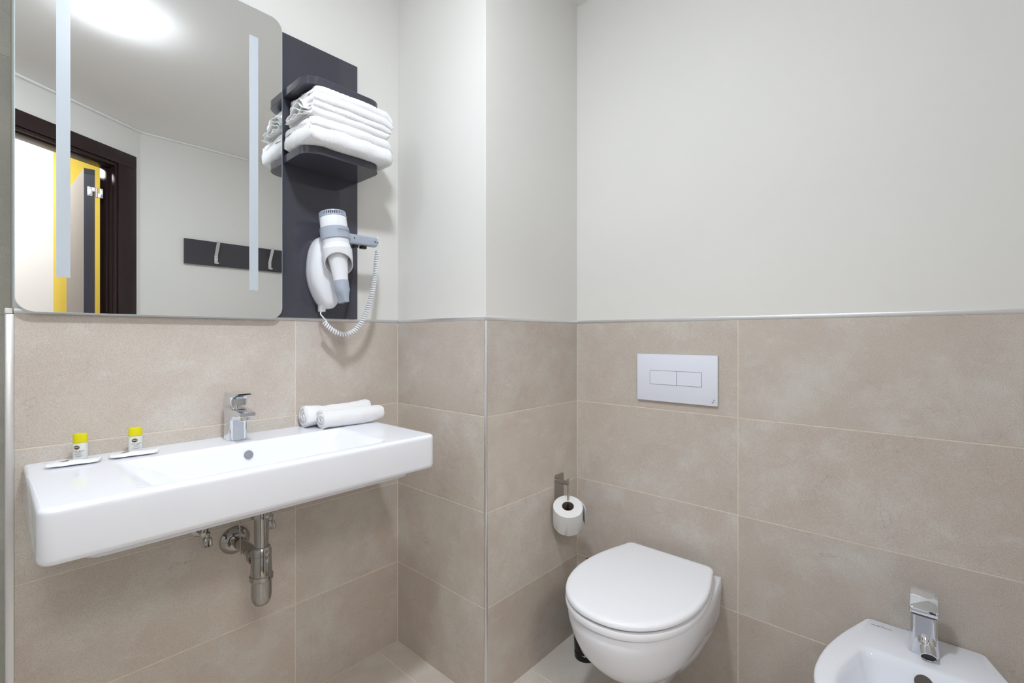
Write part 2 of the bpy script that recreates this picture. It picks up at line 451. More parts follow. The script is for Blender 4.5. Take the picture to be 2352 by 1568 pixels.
# the open leaf: seen edge-on, swung out into the bedroom
leaf = empty('door_leaf', (-.66, -2.0, 0), 'open door leaf with grey face and dark edge, swung into the bedroom', 'door')
LD = Vector((-.022, -1, 0)).normalized(); LT = Vector((1, -.022, 0)).normalized()
LM = Matrix.Identity(4); LM.col[0][:3] = LD; LM.col[1][:3] = LT; LM.col[2][:3] = (0, 0, 1); LM.col[3][:3] = (-.6855, -1.99, 0)
box('door_panel', -.0, .66, .0, .045, ZF+.01, 2.083, M_DOORFACE, leaf, .001, 1, LM)
o = box('door_edge', -.001, .002, -.0005, .0455, ZF+.01, 2.052, M_DOOREDGE, leaf, 0, 1, LM); o['label'] = 'dark charcoal hinge edge'
o = box('door_edge', -.001, .003, -.0005, .0455, 2.052, 2.0835, M_BLACKEDGE, leaf, 0, 1, LM); o['label'] = 'black top end of the hinge edge'
hg = leaf
def hinge():
    M0 = LM.copy()
    bm = bmesh.new()
    def plate(x0, x1, z0, z1): add_box(bm, -.004, -.001, x0, x1, z0, z1, .0012, 2, LM)
    plate(.013, .035, 1.935, 1.985); plate(.030, .050, 1.962, 1.985)
    bm_obj('hinge_plate', bm, M_ALU, hg, True, 40)
    c = LM @ Vector((-.006, .053, 0))
    lathe('hinge_barrel', (c.x, c.y, 1.930), (0, 0, 1), [(0, .004), (.001, .0055), (.056, .0055), (.057, .004)], M_ALU, hg, 20)
    bm = bmesh.new()
    def p2(x0, x1, z0, z1): add_box(bm, -.004, -.001, x0, x1, z0, z1, .0012, 2, LM)
    p2(.056, .080, 1.932, 1.955); p2(.066, .080, 1.932, 1.985)
    bm_obj('hinge_plate', bm, M_ALU, hg, True, 40)
    for y, z in ((.024, 1.977), (.024, 1.943), (.073, 1.978), (.073, 1.940)):
        p = LM @ Vector((-.004, y, z)); lathe('screw', p, -LD, [(0, .0028), (.0006, .0026), (.0008, .001)], M_CHROME2, hg, 14)
_hc = bpy.data.objects.new('door_hinge', None); COL.objects.link(_hc); _hc.parent = leaf; _hc.location = Vector((-.62, -1.96, 1.96))-leaf.location; _hc.empty_display_size = .02; _hc['label'] = 'satin steel door hinge'
hg = _hc
hinge()
far_scale(leaf)
# bedroom shell beyond the door
bm = bmesh.new(); add_box(bm, -3.2, -.708, -3.5, -3.4, 0, 2.7); add_box(bm, -3.3, -3.2, -3.4, -1.5, 0, 2.7)
wall('wall_bedroom_white', bm, [M_WWALL], 'bright white bedroom wall seen through the door in the mirror')
bm = bmesh.new(); add_box(bm, -.708, 1.2, -3.5, -3.4, 0, 2.7); add_box(bm, 1.2, 1.3, -3.3, -2.40, 0, 2.7)
wall('wall_bedroom_yellow', bm, [M_YWALL], 'yellow painted bedroom wall seen through the door in the mirror')
bm = bmesh.new(); add_box(bm, -3.3, 1.3, -3.5, -1.57, 2.7, 2.76)
tag(bm_obj('ceiling_bedroom', bm, M_CEIL), 'white bedroom ceiling beyond the door', 'ceiling', kind='structure')
bm = bmesh.new(); add_box(bm, -3.3, 1.3, -3.5, -2.4, -.06, 0); add_box(bm, -3.3, -2.1, -2.4, -1.5, -.06, 0)
tag(bm_obj('floor_bedroom', bm, M_BFLOOR), 'bedroom laminate floor beyond the door', 'floor', kind='structure')

# ceiling lamp
lp = empty('ceiling_lamp', LAMP, 'small round ceiling lamp glaring in the mirror', 'lamp')
lathe('diffuser', (LAMP[0], LAMP[1], H-.0005), (0, 0, -1), [(.0015, .073), (.008, .073), (.016, .066), (.022, .048), (.024, .001)], M_LAMP, lp, 48)
lathe('mounting_base', (LAMP[0], LAMP[1], H), (0, 0, -1), [(0, .060), (.0018, .060)], M_DWHITE, lp, 32)

l2 = empty('ceiling_lamp', (-1.62, -.55, H), 'added second round ceiling lamp, unseen over the shower left of the frame', 'lamp')  # unseen lamp added to light the grey-green recess wall
M_LAMP2 = M_LAMP.copy(); M_LAMP2.name = 'lamp_diffuser_dim'; M_LAMP2.node_tree.nodes['Principled BSDF'].inputs['Emission Strength'].default_value = LAMP_E*.18
lathe('diffuser', (-1.62, -.55, H-.0005), (0, 0, -1), [(.002, .072), (.016, .072), (.028, .066), (.037, .048), (.040, .001)], M_LAMP2, l2, 40)
lathe('mounting_base', (-1.62, -.55, H), (0, 0, -1), [(0, .060), (.0018, .060)], M_DWHITE, l2, 32)
# ------------------------------------------------------------------ mirror
MX0, MX1, MZ0, MZ1, MYF = -1.0036, -.4335, 1.2122, 2.133, -.018
mi = empty('mirror', ((MX0+MX1)/2, -.001, MZ0), 'large rounded mirror with two frosted vertical bands above the washbasin', 'mirror')
sh = rrect(MX0, MX1, MZ0, MZ1, .034, 12)
sh = [(x, z) for x, z in sh]
def flat_prism(name, pts, y0, y1, mat, parent, bev=0):
    V, F = loft([[Vector((x, y0, z)) for x, z in pts], [Vector((x, y1, z)) for x, z in pts]])
    return pyd(name, V, F, mat, parent, False, None)
def inset(pts, d):
    n = len(pts); out = []
    for i in range(n):
        a = Vector(pts[i-1]); b = Vector(pts[i]); c = Vector(pts[(i+1) % n])
        t = (c-a)
        if t.length < 1e-9: out.append(b); continue
        t.normalize(); nn = Vector((-t.y, t.x)); out.append((b.x+nn.x*d, b.y+nn.y*d))
    return out
flat_prism('mirror_glass', inset(sh, .0012), MYF, MYF+.0045, M_MIRROR, mi)
V, F = loft([[Vector((x, MYF+.0008, z)) for x, z in sh], [Vector((x, MYF+.0048, z)) for x, z in sh]], False, True)
n = len(sh)
ins = inset(sh, .0014)
V += [(x, MYF+.0002, z) for x, z in ins]
F += [(j, (j+1) % n, 2*n+(j+1) % n, 2*n+j) for j in range(n)]
pyd('glass_edge', V, F, M_EDGE, mi, True, 30)
box('backing', MX0+.04, MX1-.04, -.0130, .0035, MZ0+.04, MZ1-.04, M_ALU, mi)
for x0, x1, z1 in ((-.9375, -.9137, 2.047), (-.5278, -.5036, 2.047)):
    box('light_band', x0, x1, MYF-.0006, MYF+.001, 1.2945, z1, M_FROST, mi)

# ------------------------------------------------------------------ shelf panel
sp = empty('shelf_panel', (-.30, 0, 1.218), 'anthracite glossy wall panel with two rounded towel shelves right of the mirror', 'shelf')
PF = -.010
box('back_panel', -.443, -.1735, PF, .0035, 1.2185, 2.1055, M_DARK, sp, .0008, 1)
def shelf(z0, z1):
    x0, x1, y0 = -.4275, -.1725, -.166
    pts = rrect(x0, x1, y0, PF-.0003, [.052, .045, .0006, .0006], 12)
    V, F = loft([[Vector((x, y, z)) for x, y in inset(pts, .0008)] if k in (0, 3) else [Vector((x, y, z)) for x, y in pts]
                 for k, z in enumerate((z0, z0+.0008, z1-.0008, z1))])
    return pyd('shelf', V, F, M_DARK, sp, True, 25)
shelf(1.697, 1.7205); shelf(1.9015, 1.9255)

# ------------------------------------------------------------------ towels
def fbm(p, s, seed=0):
    q = Vector((p[0]*s+seed*7.1, p[1]*s-seed*3.3, p[2]*s+seed*1.7)); return noise.noise(q)
def ribbon_section(centre, th):
    """closed section around an open centreline in 2D"""
    n = len(centre); L = []; Rr = []
    for i, (a, b) in enumerate(centre):
        p = centre[max(i-1, 0)]; q = centre[min(i+1, n-1)]
        t = Vector((q[0]-p[0], q[1]-p[1])); t.normalize(); nx, ny = -t.y, t.x
        L.append((a+nx*th/2, b+ny*th/2)); Rr.append((a-nx*th/2, b-ny*th/2))
    # round ends
    e = centre[-1]; p = centre[-2]; t = Vector((e[0]-p[0], e[1]-p[1])).normalized()
    end = [(e[0]+t.x*th/2*math.sin(k/6*PI)-(-t.y)*0+(-t.y)*th/2*math.cos(k/6*PI), e[1]+t.y*th/2*math.sin(k/6*PI)+t.x*th/2*math.cos(k/6*PI)) for k in range(1, 6)]
    s = centre[0]; p = centre[1]; t = Vector((s[0]-p[0], s[1]-p[1])).normalized()
    st = [(s[0]+t.x*th/2*math.sin(k/6*PI)+(-t.y)*th/2*math.cos(k/6*PI), s[1]+t.y*th/2*math.sin(k/6*PI)+t.x*th/2*math.cos(k/6*PI)) for k in range(1, 6)]
    return L+end+Rr[::-1]+st
def extrude_section(name, sec, x0, x1, nx, mat, parent, amp=.002, seed=0, warp=None, endamp=.004, fuzz=.0009):
    rings = []
    for i in range(nx+1):
        u = i/nx; x = x0+(x1-x0)*u
        ring = []
        cy = sum(p[0] for p in sec)/len(sec); cz = sum(p[1] for p in sec)/len(sec)
        e = min(u, 1-u)*(abs(x1-x0)); shr = 1
        for j, (y, z) in enumerate(sec):
            p = Vector((x, y, z))
            d = Vector((fbm(p, 18, seed), fbm(p, 18, seed+3), fbm(p, 18, seed+5)))*amp
            d += Vector((fbm(p, 260, seed), fbm(p, 290, seed+1), fbm(p, 270, seed+2)))*fuzz*2
            if i in (0, nx): d.x += fbm(p, 40, seed+9)*endamp
            q = p+d
            if warp: q = warp(q, u)
            ring.append(q)
        rings.append(ring)
    V, F = loft(rings)
    return pyd(name, V, F, mat, parent, True)
def dense(pts, step):
    out = []
    for a, b in zip(pts[:-1], pts[1:]):
        d = math.dist(a, b); k = max(1, int(d/step))
        for i in range(k): out.append((a[0]+(b[0]-a[0])*i/k, a[1]+(b[1]-a[1])*i/k))
    out.append(pts[-1]); return out
def serp(y_front, y_back, z0, th, n, gap=.0006, skew=0):
    """serpentine fold, n layers, turns rounded; starts at the bottom from the back"""
    pts = []; pitch = th+gap; r = pitch/2
    for k in range(n):
        z = z0+th/2+k*pitch
        f, b = y_front+th/2+r*.2+(skew*k), y_back-th/2
        seq = [(b, z), (f, z)] if k % 2 == 0 else [(f, z), (b, z)]
        pts += seq
        if k < n-1:
            yc, _ = seq[1]; sgn = -1 if k % 2 == 0 else 1
            for a in range(1, 6):
                t = a/6*PI; pts.append((yc+sgn*r*math.sin(t), z+r-r*math.cos(t)))
    return pts
# lower towel: thick folds
tw = empty('bath_towel', (-.29, -.11, 1.7205), 'lower white folded terry bath towel lying on the dark shelf', 'towel', 'bath towels on the wall shelf')
def towel_warp_low(q, u):
    q = q.copy()
    # right end hangs slightly and bulges forward, left end tapers
    k = max(0, (u-.80)/.20); q.z -= .010*k*k*(1 if q.x > -.16 else .6) if q.x > -.168 else 0
    q.y -= .006*math.sin(u*PI)
    t = max(0, 1-u/.10); t2 = max(0, (u-.92)/.08)
    zc = 1.757; q.z = zc+(q.z-zc)*(1-.22*t*t-.30*t2*t2)
    q.y = -.10+(q.y+.10)*(1-.10*t2*t2)
    q.z = max(q.z, 1.7210 if q.x < -.170 else q.z)
    return q
def stadium(y0, y1, z0, z1, step=.004, ex=2.6):
    pts = []; r = (z1-z0)/2; zc = (z0+z1)/2; n = 14
    yl, yr = y0+r, y1-r
    m = max(2, int((yr-yl)/step))
    for k in range(n+1):
        a_ = PI/2+k/n*PI; c_, s_ = math.cos(a_), math.sin(a_)
        pts.append((yl+r*abs(c_)**(2/ex)*(-1), zc+r*abs(s_)**(2/ex)*(1 if s_ > 0 else -1)))
    for k in range(1, m): pts.append((yl+(yr-yl)*k/m, z0))
    for k in range(n+1):
        a_ = -PI/2+k/n*PI; c_, s_ = math.cos(a_), math.sin(a_)
        pts.append((yr+r*abs(c_)**(2/ex), zc+r*abs(s_)**(2/ex)*(1 if s_ > 0 else -1)))
    for k in range(1, m): pts.append((yr+(yl-yr)*k/m, z1))
    return pts
extrude_section('folded_cloth', stadium(-.197, -.02, 1.7215, 1.7760), -.430, -.149, 130, M_TOWEL, tw, .004, 1, towel_warp_low, fuzz=.0007)
extrude_section('folded_cloth', stadium(-.1965, -.02, 1.7640, 1.7975), -.426, -.152, 130, M_TOWEL, tw, .003, 1.5, towel_warp_low, fuzz=.0007)
# upper towel: thinner layers, hem band visible on the front
tw2 = empty('bath_towel', (-.29, -.11, 1.797), 'upper white folded towel, its layered hem edges showing, squeezed under the upper shelf', 'towel', 'bath towels on the wall shelf')
def towel_warp_up(q, u):
    q = q.copy()
    q.y -= .005*math.sin(u*PI)
    t = max(0, 1-u/.12); t2 = max(0, (u-.90)/.10)
    zc = 1.842; q.z = zc+(q.z-zc)*(1-.12*t*t-.35*t2*t2)
    q.z -= .006*t2
    q.z = min(q.z, 1.9005) if q.y > -.168 else q.z
    # keep clear of the towel below
    return q
extrude_section('folded_cloth', stadium(-.191, -.02, 1.8650, 1.8925), -.408, -.150, 130, M_TOWEL, tw2, .0022, 2, towel_warp_up, fuzz=.0007)
extrude_section('folded_cloth', stadium(-.1925, -.02, 1.8420, 1.8720), -.413, -.149, 130, M_TOWEL, tw2, .0022, 2.5, towel_warp_up, fuzz=.0007)
extrude_section('folded_cloth', stadium(-.188, -.02, 1.8250, 1.8460), -.414, -.153, 130, M_TOWEL, tw2, .0022, 2.9, towel_warp_up, fuzz=.0007)
sec = ribbon_section(dense(serp(-.184, -.025, 1.8000, .0125, 2, .0008), .005), .0120)
o = extrude_section('woven_border', sec, -.418, -.160, 70, M_HEM, tw2, .002, 4, towel_warp_up, fuzz=.0001); o['label'] = 'smooth woven border band between the fluffy layers'
# wavy hem edges poking out at the left end
def hem_sheet(name, y0, y1, z0, amp, xl, seed, parent, zr=0):
    V = []; F = []; nu, nv = 40, 8
    for i in range(nu+1):
        y = y0+(y1-y0)*i/nu
        zc = z0+zr*math.sin(i/nu*PI)+amp*math.sin(i/nu*2.6*PI+seed)+.002*noise.noise(Vector((y*90, seed, 0)))
        for j in range(nv+1):
            x = xl+.03*j/nv+.006*noise.noise(Vector((y*40, seed*3, 1)))*(1-j/nv)
            V.append((x, y, zc+(1-j/nv)*(-.004+.003*math.sin(y*130+seed))))
    for i in range(nu):
        for j in range(nv): F.append((i*(nv+1)+j, (i+1)*(nv+1)+j, (i+1)*(nv+1)+j+1, i*(nv+1)+j+1))
    o = pyd(name, V, F, M_HEM, parent, True); m = o.modifiers.new('thickness', 'SOLIDIFY'); m.thickness = .0022; m.offset = 0
    return o
for k, (z0, xl, zr) in enumerate(((1.806, -.437, .004), (1.813, -.432, .010), (1.820, -.434, .016), (1.827, -.430, .024), (1.833, -.427, .034))):
    hem_sheet('hem_edge', -.176+.006*k, -.045, z0, .0022, xl, k*1.3, tw2, zr)

# rolled hand towels on the basin
def rolled(name, p0, p1, rad, label, turns, seed, squash=.92, taper=0):
    p0, p1 = Vector(p0), Vector(p1)
    e = empty(name, (p0+p1)/2-Vector((0, 0, rad)), label, 'towel', 'rolled hand towels on the washbasin')
    ax = (p1-p0).normalized(); u = Vector((0, 0, 1)).cross(ax).normalized(); v = ax.cross(u)
    th = rad/(turns+.35)
    cl = []
    for k in range(int(turns*40)+1):
        a = k/40*2*PI; r = th*.45+th*(k/40)*1.0
        r = min(r, rad-th/2)
        cl.append((r*math.cos(a+2.2), r*math.sin(a+2.2)))
    sec = ribbon_section(cl, th*.94)
    rings = []; nx = 70; Ln = (p1-p0).length
    for i in range(nx+1):
        t = i/nx; ring = []
        c = p0.lerp(p1, t)
        k = 1+.10*max(0, .3-t)/.3+.05*math.sin(t*7+seed)+.03*noise.noise(Vector((t*6, seed, 0)))-taper*max(0, .25-t)*1.2
        k *= 1-.10*max(0, (t-.9)/.1)**2
        for a, b in sec:
            q = c+u*(a*k)+v*(b*k*squash)
            q += Vector((fbm(q, 25, seed), fbm(q, 25, seed+1), fbm(q, 25, seed+2)))*.0045
            q += Vector((fbm(q, 300, seed), fbm(q, 290, seed+1), fbm(q, 270, seed+2)))*.0013
            if i == 0: q -= ax*(.004*fbm(q, 60, seed)+.0015)
            q.z = max(q.z, .8703)
            ring.append(q)
        rings.append(ring)
    V, F = loft(rings); pyd('rolled_cloth', V, F, M_TOWEL, e, True)
    return e
rolled('hand_towel', (-.378, -.040, .9030), (-.155, -.044, .9060), .0330, 'rolled white hand towel lying behind, against the tiles', 2.2, 1.0)
rolled('hand_towel', (-.352, -.100, .8995), (-.143, -.108, .8985), .0300, 'rolled white hand towel lying in front, nearer the basin rim', 2.4, 4.0, .95)

# ------------------------------------------------------------------ hair dryer holder and dryer
hd = empty('hair_dryer_holder', (-.31, -.01, 1.245), 'white plastic wall holder carrying the hair dryer', 'holder')
def holder():
    # outline in x,z; teardrop
    def out(s, n=56):
        pts = []
        for k in range(n):
            a = 2*PI*k/n
            cx, cz = -.307, 1.365
            rx = .054; rz = .118
            x = math.cos(a); z = math.sin(a)
            ex = 2.5
            px = abs(x)**(2/ex)*(1 if x > 0 else -1)*rx*s
            pz = abs(z)**(2/ex)*(1 if z > 0 else -1)*(rz-(1-s)*.05)
            px *= 1-.06*(pz/rz) if pz > 0 else 1-.36*abs(pz/rz)**1.6
            pts.append((cx+px+(.010*abs(pz/rz)**1.5 if pz < 0 else 0), cz+pz))
        return pts
    rings = []
    for y, s in ((PF-.0005, .93), (-.022, .98), (-.034, 1.0), (-.037, .985), (-.040, 1.0), (-.058, .96), (-.070, .86), (-.077, .70), (-.080, .45)):
        rings.append([Vector((x, y, z)) for x, z in out(s)])
    V, F = loft(rings); pyd('holder_body', V, F, M_DWHITE, hd, True, 50)
holder()
ax0 = Vector((-.3115, -.096, 1.549)); ax1 = Vector((-.295, -.137, 1.268)); AX = (ax1-ax0).normalized(); ALEN = (ax1-ax0).length
def at_z(z): return ax0+AX*((1.549-z)/.281*ALEN)
def dz(z): return (1.549-z)/.281*ALEN
# split ring cup of the holder
ring_o = [(dz(1.447), .0405), (dz(1.440), .0425), (dz(1.432), .0435), (dz(1.430), .0455), (dz(1.395), .0440), (dz(1.372), .0425), (dz(1.372), .0395), (dz(1.395), .0408), (dz(1.428), .0415), (dz(1.447), .0395)]
rp = lathe_pts(ax0, AX, ring_o, 56)
# slanted lower lip: cut the front higher than the back
V, F = loft(rp+[rp[0]], False, False)
V = [Vector(v) for v in V]
for v in V:
    t = (v-ax0).dot(AX)
    if t > dz(1.42):
        front = (Vector((-.52, -.85, 0)).dot((v-ax0-AX*t).normalized())+1)/2
        v -= AX*((t-dz(1.42))*front*.85)
        v += AX*((t-dz(1.42))*(1-front)*.3)
pyd('holder_ring', V, F, M_DWHITE, hd, True, 40)
box('bracket', -.33, -.285, -.075, -.045, 1.39, 1.44, M_DWHITE, hd, .006, 3)
box('cord_outlet', -.322, -.304, -.040, -.018, 1.238, 1.262, M_DWHITE, hd, .003, 2)
dy = empty('hair_dryer', (ax0+ax1)/2, 'white and grey hair dryer hanging nozzle down with a coiled white cord', 'hair dryer')
lathe('barrel', ax0, AX, [(dz(1.534), .0395), (dz(1.530), .0405), (dz(1.498), .0412), (dz(1.46), .0408), (dz(1.44), .0385), (dz(1.43), .0365)], M_DWHITE, dy, 56)
lathe('concentrator_cone', ax0, AX, [(dz(1.44), .0375), (dz(1.42), .0345), (dz(1.40), .0300), (dz(1.38), .0265), (dz(1.355), .0235), (dz(1.335), .0215), (dz(1.332), .0213)], M_DWHITE, dy, 48)
o = lathe('grip_band', ax0, AX, [(dz(1.499), .0412), (dz(1.497), .0440), (dz(1.470), .0446), (dz(1.462), .0444), (dz(1.460), .0412)], M_DGREY, dy, 56); o['label'] = 'blue-grey band with printed lettering'
# air grille with slots
lathe('grille_core', ax0, AX, [(.001, .001), (.0012, .030), (.003, .0365), (dz(1.534), .0370)], M_HOLE, dy, 40)
gr = bmesh.new(); u, v = frame_from(AX)
for k in range(44):
    a = 2*PI*k/44; d = u*math.cos(a)+v*math.sin(a); s = AX.cross(d).normalized()
    Mx = Matrix.Identity(4); Mx.col[0][:3] = s; Mx.col[1][:3] = d; Mx.col[2][:3] = AX; Mx.col[3][:3] = ax0
    add_box(gr, -.0014, .0014, .035, .0410, .003, .0135, .0005, 1, Mx)
    add_box(gr, -.0010, .0010, .012, .036, .0005, .003, 0, 1, Mx)
bm_obj('grille', gr, M_DGREY, dy, True, 40)
lathe('grille_ring', ax0, AX, [(.0125, .0375), (.0125, .0415), (.0165, .0418), (.0175, .0405), (.0175, .0375)], M_DGREY, dy, 48, (False, False))
lathe('grille_ring', ax0, AX, [(.0006, .034), (-.0006, .0385), (.001, .0405), (.0035, .0408), (.0035, .0375)], M_DGREY, dy, 48, (False, False))
# flat nozzle
def nozzle():
    n = 48; rings = []
    # blade width direction along the wall normal-ish so that it reads narrow from the front left
    wd = Vector((.22, -1, 0)); wd = (wd-AX*wd.dot(AX)).normalized(); td = AX.cross(wd).normalized()
    for z, ry, rt, ex in ((1.333, .0222, .0222, 2), (1.315, .0224, .0224, 2), (1.303, .0222, .0215, 2.4), (1.292, .0200, .0160, 3), (1.280, .0185, .0105, 5), (1.264, .0175, .0075, 8)):
        c = at_z(z); ring = []
        for k in range(n):
            a = 2*PI*k/n; x = math.cos(a); y = math.sin(a)
            ring.append(c+wd*(abs(x)**(2/ex)*(1 if x > 0 else -1)*ry)+td*(abs(y)**(2/ex)*(1 if y > 0 else -1)*rt))
        rings.append(ring)
    c = at_z(1.264); inn = [[c+(p-c)*.82 for p in rings[-1]], [c-AX*.010+(p-c)*.78 for p in rings[-1]]]
    V, F = loft(rings+inn); o = pyd('nozzle', V, F, M_DGREY, dy, True, 35); o['label'] = 'blue-grey flat nozzle tip'
nozzle()
# handle along +x
def handle():
    n = 32; rings = []
    c0 = Vector((-.283, -.104, 1.4745)); c1 = Vector((-.158, -.104, 1.4765))
    for t, s in ((0, 1.0), (.5, .98), (.93, .95), (.975, .88), (.995, .7), (1.0, .45)):
        c = c0.lerp(c1, t); ring = []
        for k in range(n):
            a = 2*PI*k/n; y = math.cos(a); z = math.sin(a); ex = 4
            ring.append(c+Vector((0, abs(y)**(2/ex)*(1 if y > 0 else -1)*.0125*s, abs(z)**(2/ex)*(1 if z > 0 else -1)*.0172*s)))
        rings.append(ring)
    V, F = loft(rings); o = pyd('handle', V, F, M_DGREY, dy, True, 50); o['label'] = 'blue-grey handle'
    bx = box('label_plate', -.222, -.188, -.1169, -.1163, 1.4625, 1.4865, M_PLATE, o, .0002, 1)
    bx.data.materials[0] = M_DGREY
    for x, z in ((-.246, 1.478), (-.170, 1.4765), (-.160, 1.475)):
        lathe('screw', (x, -.1160, z), (0, -1, 0), [(0, .0022), (.0008, .0022), (.0008, .001)], M_HOLE, o, 14)
    box('switch', -.246, -.228, -.112, -.096, 1.449, 1.458, M_BLACK, o, .002, 2)
    box('switch', -.218, -.198, -.112, -.096, 1.449, 1.460, M_BLACK, o, .002, 2)
handle()
# lettering on the band, wrapped: small flat letters tangent to the band
def wrap_text(s, size, z, a0, rad, mat, parent, step):
    u = Vector((-.52, -.85, 0)); u = (u-AX*u.dot(AX)).normalized(); v = AX.cross(u).normalized()
    bmall = bmesh.new()
    for i, ch in enumerate(s):
        if ch == ' ': continue
        a = a0+i*step
        d = u*math.cos(a)+v*math.sin(a); c = at_z(z)+d*rad
        yax = -AX; xax = yax.cross(d).normalized()
        cu = bpy.data.curves.new('t', 'FONT'); cu.body = ch; cu.size = size; cu.align_x = 'CENTER'; cu.align_y = 'CENTER'; cu.resolution_u = 3
        t = bpy.data.objects.new('t', cu); COL.objects.link(t)
        dg = bpy.context.evaluated_depsgraph_get(); me = bpy.data.meshes.new_from_object(t.evaluated_get(dg))
        bpy.data.objects.remove(t, do_unlink=True)
        me.transform(mat3(c, xax, yax)@Matrix.Diagonal((1.3, 1, 1, 1))); bmall.from_mesh(me); bpy.data.meshes.remove(me)
    me = bpy.data.meshes.new('lettering'); bmall.to_mesh(me); bmall.free()
    return link('lettering', me, mat, parent)
_v = AX.cross((Vector((-.52, -.85, 0))-AX*Vector((-.52, -.85, 0)).dot(AX)).normalized())
SG = 1 if _v.x > 0 else -1
wrap_text('COMFORT', .0085, 1.4835, SG*.30, .0447, M_DTEXT, dy, SG*.155)
wrap_text('professional', .0030, 1.4760, SG*.27, .0449, M_DTEXT, dy, SG*.042)
# cord: plain lead, coil, plain lead
E0 = Vector((-.1565, -.104, 1.484))
lead1 = spline([E0, (-.151, -.102, 1.4955), (-.1455, -.100, 1.489), (-.1440, -.098, 1.470), (-.1450, -.097, 1.4555), (-.1475, -.096, 1.450)], 8)
cpath = spline([(-.1475, -.096, 1.450), (-.1500, -.095, 1.4300), (-.1525, -.093, 1.3950), (-.160, -.090, 1.330), (-.174, -.084, 1.264), (-.194, -.078, 1.212), (-.221, -.070, 1.1765), (-.252, -.064, 1.165), (-.284, -.058, 1.174), (-.305, -.054, 1.191), (-.3165, -.052, 1.2035)], 60)
def coil():
    # arc-length resample
    P = cpath; s = [0]
    for a, b in zip(P[:-1], P[1:]): s.append(s[-1]+(b-a).length)
    Lt = s[-1]; turns = 50; per = 14; N = turns*per
    out = []; j = 0; prev = None
    for k in range(N+1):
        tt = (k/N)
        tt = tt**1.0 if tt > .12 else tt*(1.25-.25*tt/.12)*1 if False else tt
        d = tt*Lt
        while j < len(s)-2 and s[j+1] < d: j += 1
        f = (d-s[j])/max(1e-9, s[j+1]-s[j]); c = P[j].lerp(P[j+1], f); t = (P[j+1]-P[j]).normalized()
        if prev is None: u, _ = frame_from(t)
        else: u = (prev-t*prev.dot(t)).normalized()
        prev = u; v = t.cross(u); a = 2*PI*k/per
        out.append(c+u*(.0056*math.cos(a))+v*(.0056*math.sin(a)))
    return out
cp = coil()
lead2 = spline([(-.3165, -.052, 1.2035), (-.308, -.050, 1.207), (-.316, -.046, 1.219), (-.322, -.040, 1.230), (-.3155, -.030, 1.243)], 8)
tube('cord', lead1+cp+lead2, [.0022]*len(lead1)+[.0031]*len(cp)+[.0022]*len(lead2), M_DWHITE, dy, 10)

# ------------------------------------------------------------------ washbasin
SX0, SX1, SY, SZ = -.990, -.160, -.4275, .870
wbn = empty('washbasin', (-.575, 0, .76), 'long rectangular white ceramic wall-hung washbasin', 'washbasin')
def outline_basin(dx=0, r=.022):
    return rrect(SX0+dx, SX1-dx, SY+dx, -.0006, [r, r, .002, .002], 8)
def basin():
    # top grid with recess, then sides
    NX, NY = 160, 150
    bx0, bx1, byb, byf = -.858, -.300, -.127, -.400
    def depth(x, y):
        # shallow bowl with soft rims; steeper back, sloping floor
        def ss(t): t = max(0, min(1, t)); return t*t*(3-2*t)
        fl = ss((x-bx0)/.17)**.8*ss((bx1-x)/.075)*ss((byb-y)/.024)*ss((y-byf)/.030)
        return .060*fl+.010*fl*ss(1-abs(x+.575)/.25)
    er = .009
    rings = []
    # outer shell from bottom up: taper to the wall at the left/right underside
    def ring(dx, z, r=.024): return [Vector((x, y, z)) for x, y in outline_basin(dx, max(.004, r-dx))]
    prof = [(.012, .7738), (.004, .7752), (.0012, .7790), (0, .785), (0, .8585)]
    for k in range(1, 7):
        a = k/6*PI/2; prof.append((er*(1-math.cos(a)), .861+er*math.sin(a)))
    rings = [ring(d, z) for d, z in prof]
    # interior: shrink toward the bowl rectangle, then follow depth
    bm = bmesh.new()
    V, F = loft(rings, True, False)
    vs = [bm.verts.new(v) for v in V]
    for f in F: bm.faces.new([vs[i] for i in f])
    nr = len(rings[0]); last = vs[-nr:]
    # fill the top with a dense grid clipped inside, connected by triangulation
    inner = rrect(SX0+.020, SX1-.020, SY+.020, -.010, [.012, .012, .002, .002], 8)
    il = [bm.verts.new((x, y, SZ)) for x, y in inner]
    for j in range(nr):
        bm.faces.new([last[j], last[(j+1) % nr], il[(j+1) % nr], il[j]])
    me = bpy.data.meshes.new('basin_body')
    bmesh.ops.recalc_face_normals(bm, faces=bm.faces); 
    # grid
    gx0, gx1, gy0, gy1 = SX0+.028, SX1-.028, SY+.0245, -.018
    G = [[bm.verts.new((gx0+(gx1-gx0)*i/NX, gy0+(gy1-gy0)*j/NY, SZ-depth(gx0+(gx1-gx0)*i/NX, gy0+(gy1-gy0)*j/NY))) for j in range(NY+1)] for i in range(NX+1)]
    for i in range(NX):
        for j in range(NY): bm.faces.new([G[i][j], G[i+1][j], G[i+1][j+1], G[i][j+1]])
    loop = [G[i][0] for i in range(NX+1)]+[G[NX][j] for j in range(1, NY+1)]+[G[i][NY] for i in range(NX-1, -1, -1)]+[G[0][j] for j in range(NY-1, 0, -1)]
    e1 = [bm.edges.get((il[j], il[(j+1) % nr])) for j in range(nr)]
    e2 = [bm.edges.get((loop[k], loop[(k+1) % len(loop)])) for k in range(len(loop))]
    bmesh.ops.triangle_fill(bm, edges=[e for e in e1+e2 if e], use_beauty=True)
    o = bm_obj('basin_body', bm, M_CERAMIC, wbn, True, 30)
    return o
basin()
# underside bowl bulge
V, F = loft([[Vector((x, y, z)) for x, y in rrect(-.932+d, -.215-d, -.385+d, -.004, [.03, .03, .002, .002], 8)] for d, z in ((0, .7750), (0, .762), (.004, .754), (.012, .751))])
pyd('basin_underside', V, F, M_CERAMIC, wbn, True, 40)
